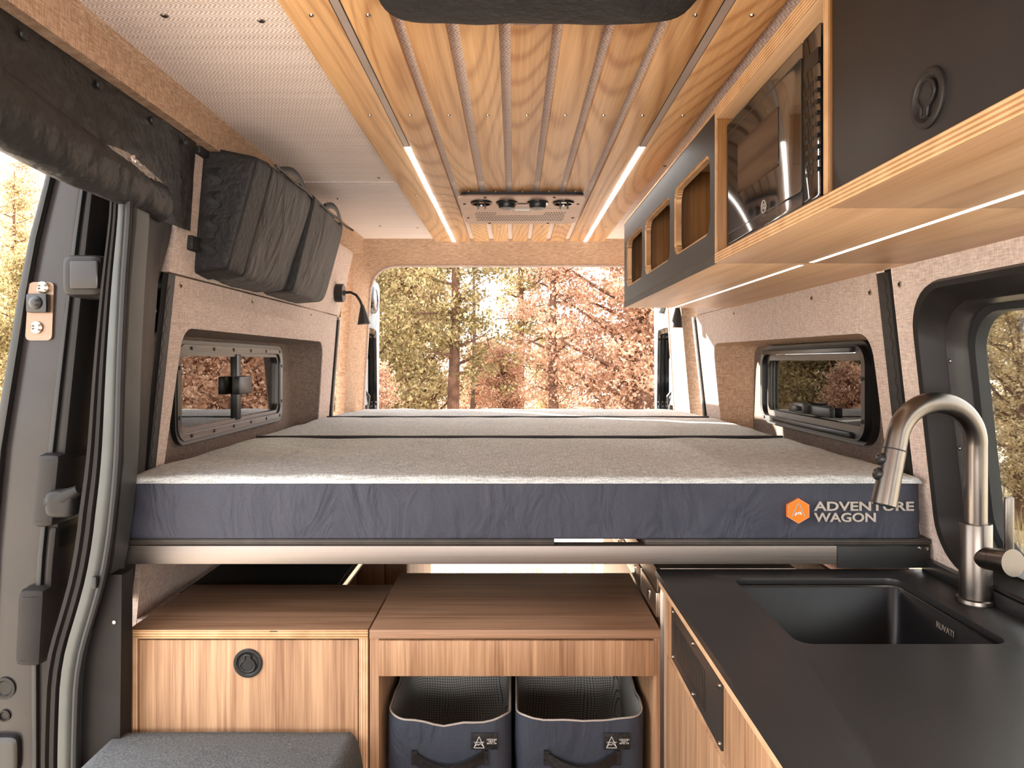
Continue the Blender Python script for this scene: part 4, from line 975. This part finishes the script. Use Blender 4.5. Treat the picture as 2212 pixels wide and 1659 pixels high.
def tree_meshes(kind, seed):
    R = random.Random(seed); tb = B(); br = B(); cl = []
    if kind == 'juniper': H, r0, low, wid = 3.9, .13, .08, 1.25
    elif kind == 'pine': H, r0, low, wid = 6.2, .11, .30, .85
    elif kind == 'broad': H, r0, low, wid = 4.8, .16, .10, 1.6
    elif kind == 'shrub': H, r0, low, wid = 1.1, .03, .0, .6
    else: H, r0, low, wid = 5.0, .05, .3, .55      # snag
    P = [Vector((.10*H*.3*noise.noise(Vector((z*1.1, seed, 0))), .10*H*.3*noise.noise(Vector((z*1.1, seed, 9))), z*H)) for z in [i/12 for i in range(13)]]
    tb.tube(P, [r0*(1-.9*i/12) for i in range(13)], 9)
    nb = {'juniper': 54, 'pine': 34, 'broad': 60, 'shrub': 22, 'snag': 16}[kind]
    for i in range(nb):
        f = low+(1-low)*(i+.5)/nb*.97; p = P[min(11, int(f*12))].lerp(P[min(12, int(f*12)+1)], f*12-int(f*12))
        env = {'juniper': (1-f)**.6, 'pine': (1-f)**.7*(.6+.8*R.random()), 'broad': math.sin(PI*min(1, .22+.75*f))**.7, 'shrub': 1-.4*f, 'snag': (1-f)*R.uniform(.5, 1.5)}[kind]
        L = wid*env*R.uniform(.6, 1.15)+.08; a = i*2.4+R.uniform(-.5, .5); up = {'juniper': .5, 'pine': .1, 'broad': .45, 'shrub': 1.2, 'snag': .25}[kind]+R.uniform(-.2, .25)
        q = [p]; d = Vector((math.cos(a), math.sin(a), up)).normalized()
        for k in range(4):
            d = (d+Vector((R.uniform(-.25, .25), R.uniform(-.25, .25), R.uniform(-.12, .2)))).normalized(); q.append(q[-1]+d*L/4)
        rb = max(.008, r0*.33*(1-f*.6)); br.tube(q, [rb*(1-.2*k) for k in range(5)], 5)
        if kind != 'snag':
            for k, pt in enumerate(q[1:]):
                for _ in range({'pine': 1, 'shrub': 1}.get(kind, 2)):
                    cl.append(pt+Vector((R.gauss(0, .13), R.gauss(0, .13), R.gauss(0, .1)))*(.4 if kind == 'shrub' else 1))
        for _ in range(2):
            o = q[R.randint(2, 4)]; e = o+Vector((R.gauss(0, .2), R.gauss(0, .2), R.gauss(.08, .15)))*(.5 if kind == 'shrub' else 1); br.tube([o, o.lerp(e, .5)+Vector((0, 0, .03)), e], [.008, .006, .003], 4)
            if kind != 'snag': cl.append(e)
    lm = leaves([tuple(c) for c in cl], {'juniper': 64, 'pine': 70, 'broad': 60, 'shrub': 30}[kind], .095 if kind != 'shrub' else .06, .030 if kind != 'shrub' else .022, seed) if cl else None
    return tb.mesh('trunk', 'bark' if kind != 'snag' else 'greybark'), br.mesh('branches', 'bark' if kind != 'snag' else 'greybark'), lm
TM = {}
def tree(kind, leaf, x, y, sc, label, group=None, seed=0, rz=None, dz=0):
    key = (kind, seed)
    if key not in TM: TM[key] = tree_meshes(kind, 31*seed+len(kind))
    t = thing({'shrub': 'shrub', 'snag': 'dead_tree'}.get(kind, 'tree'), (x, y, GZ-.05+dz), label, 'shrub' if kind == 'shrub' else 'tree', group)
    tr, br, lm = TM[key]
    if lm and (key, leaf) not in TM:
        l2 = lm.copy(); l2.materials.append(M[leaf]); TM[(key, leaf)] = l2
    for nm, me in (('trunk', tr), ('branches', br), ('foliage', TM.get((key, leaf)))):
        if me is None: continue
        o = bpy.data.objects.new(nm, me); COL.objects.link(o); o.parent = t
        if nm != 'trunk': o['kind'] = 'stuff'
    t.rotation_euler = (0, 0, (x*7.3+y*3.1) if rz is None else rz); t.scale = (sc, sc, sc*1.0); return t
G = 'trees beyond the rear doorway'
for a in (
    ('juniper', 'leaf_olive', -1.95, 8.8, .92, 'olive green bushy tree at the left edge of the rear doorway', 1),
    ('juniper', 'leaf_gold', -1.55, 10.8, .95, 'golden olive tree just left of the reddish trunk', 2),
    ('pine', 'leaf_olive', -.80, 9.6, .95, 'tall tree with reddish trunk and olive needles', 1),
    ('pine', 'leaf_olive', .09, 13.5, 1.0, 'slim distant pine in the bright sky gap', 2),
    ('broad', 'leaf_pink', 1.72, 9.5, 1.0, 'large pinkish brown leafed tree filling the right of the doorway', 1),
    ('broad', 'leaf_pink', 2.6, 10.9, 1.1, 'pinkish brown tree behind the right rear door', 2),
    ('pine', 'leaf_pink', .56, 9.2, .8, 'dark trunked tree with pale pink needles right of centre', 3),
    ('juniper', 'leaf_pink', -.15, 11.0, .56, 'low pinkish tree under the bright sky gap', 3),
    ('juniper', 'leaf_pink', -1.5, 7.6, .50, 'small pinkish bushy tree low at the doorway left', 4),
    ('broad', 'leaf_gold', -2.7, 11.8, 1.0, 'golden tree behind the olive one at the doorway left', 3),
    ('juniper', 'leaf_gold', .75, 14.0, .66, 'distant golden tree behind the dark trunk', 2),
    ('juniper', 'leaf_pink', -.62, 13.0, .6, 'distant pinkish tree behind the reddish trunk', 1),
    ('broad', 'leaf_olive', 3.0, 12.5, 1.1, 'distant olive tree at the far right of the doorway', 1)):
    tree(*a[:6], G, a[6])
tree('snag', None, -.66, 11.4, 1.0, 'bare grey dead tree standing against the white sky gap', G, 1)
tree('broad', 'leaf_olive', -5.6, 5.0, .95, 'broad olive tree added beside the van to keep sun off the bed', None, 1)  # added to block the sun coming through the left window
G2 = 'trees seen left of the sliding door'
for a in (('pine', 'leaf_gold', -8.6, 12.6, .85, 'golden leafed tree at the left picture edge beside the sliding door', 1), ('pine', 'leaf_pink', -10.2, 15.2, 1.0, 'pinkish tree behind the golden one left of the sliding door', 3), ('juniper', 'leaf_olive', -6.5, 9.9, .85, 'olive juniper seen through the sliding door window', 2), ('broad', 'leaf_pink', -12.6, 17.2, 1.0, 'broad pinkish tree furthest off beside the sliding door', 2), ('juniper', 'leaf_pink', -9.0, 12.2, .62, 'low pinkish tree below the golden one by the sliding door', 3)): tree(*a[:6], G2, a[6])
for a in (('broad', 'leaf_gold', 5.75, 8.3, .62, 'spreading olive bush tree seen through the large right window', 2), ('juniper', 'leaf_gold', 8.6, 11.8, 1.0, 'golden tree further off in the large right window', 1)): tree(*a[:6], 'trees seen through the right window', a[6])
rng = random.Random(3); cl = []
for _ in range(900):
    x = rng.uniform(2.4, 9); y = rng.uniform(2.5, 12); cl.append((x, y))
def grass(name, pts, label, h):
    rg = np.random.default_rng(5); V = []; F = []
    for x, y in pts:
        for _ in range(16):
            a, l, q = rg.uniform(0, 6.28), rg.uniform(.3, 1)*h, rg.uniform(.05, .5); bx_, by_ = x+rg.normal(0, .09), y+rg.normal(0, .09)
            tx, ty = bx_+math.cos(a)*l*q, by_+math.sin(a)*l*q; k = len(V); wx, wy = -math.sin(a)*.007, math.cos(a)*.007
            V += [(bx_-wx, by_-wy, GZ-.1), (bx_+wx, by_+wy, GZ-.1), (tx, ty, GZ+l)]; F.append((k, k+1, k+2))
    me = bpy.data.meshes.new(name); me.from_pydata(V, [], F); me.materials.append(M['straw']); o = bpy.data.objects.new(name, me); COL.objects.link(o); o.location.z = E
    return tag(o, label, 'grass', kind='stuff')
grass('dry_grass', cl, 'tall dry straw grass outside the large right window', .55)
cl2 = [(rng.uniform(-4.5, 4.5), rng.uniform(5.0, 9.5)) for _ in range(420)]
grass('dry_grass', cl2, 'short dry grass on the ground behind the van', .22)
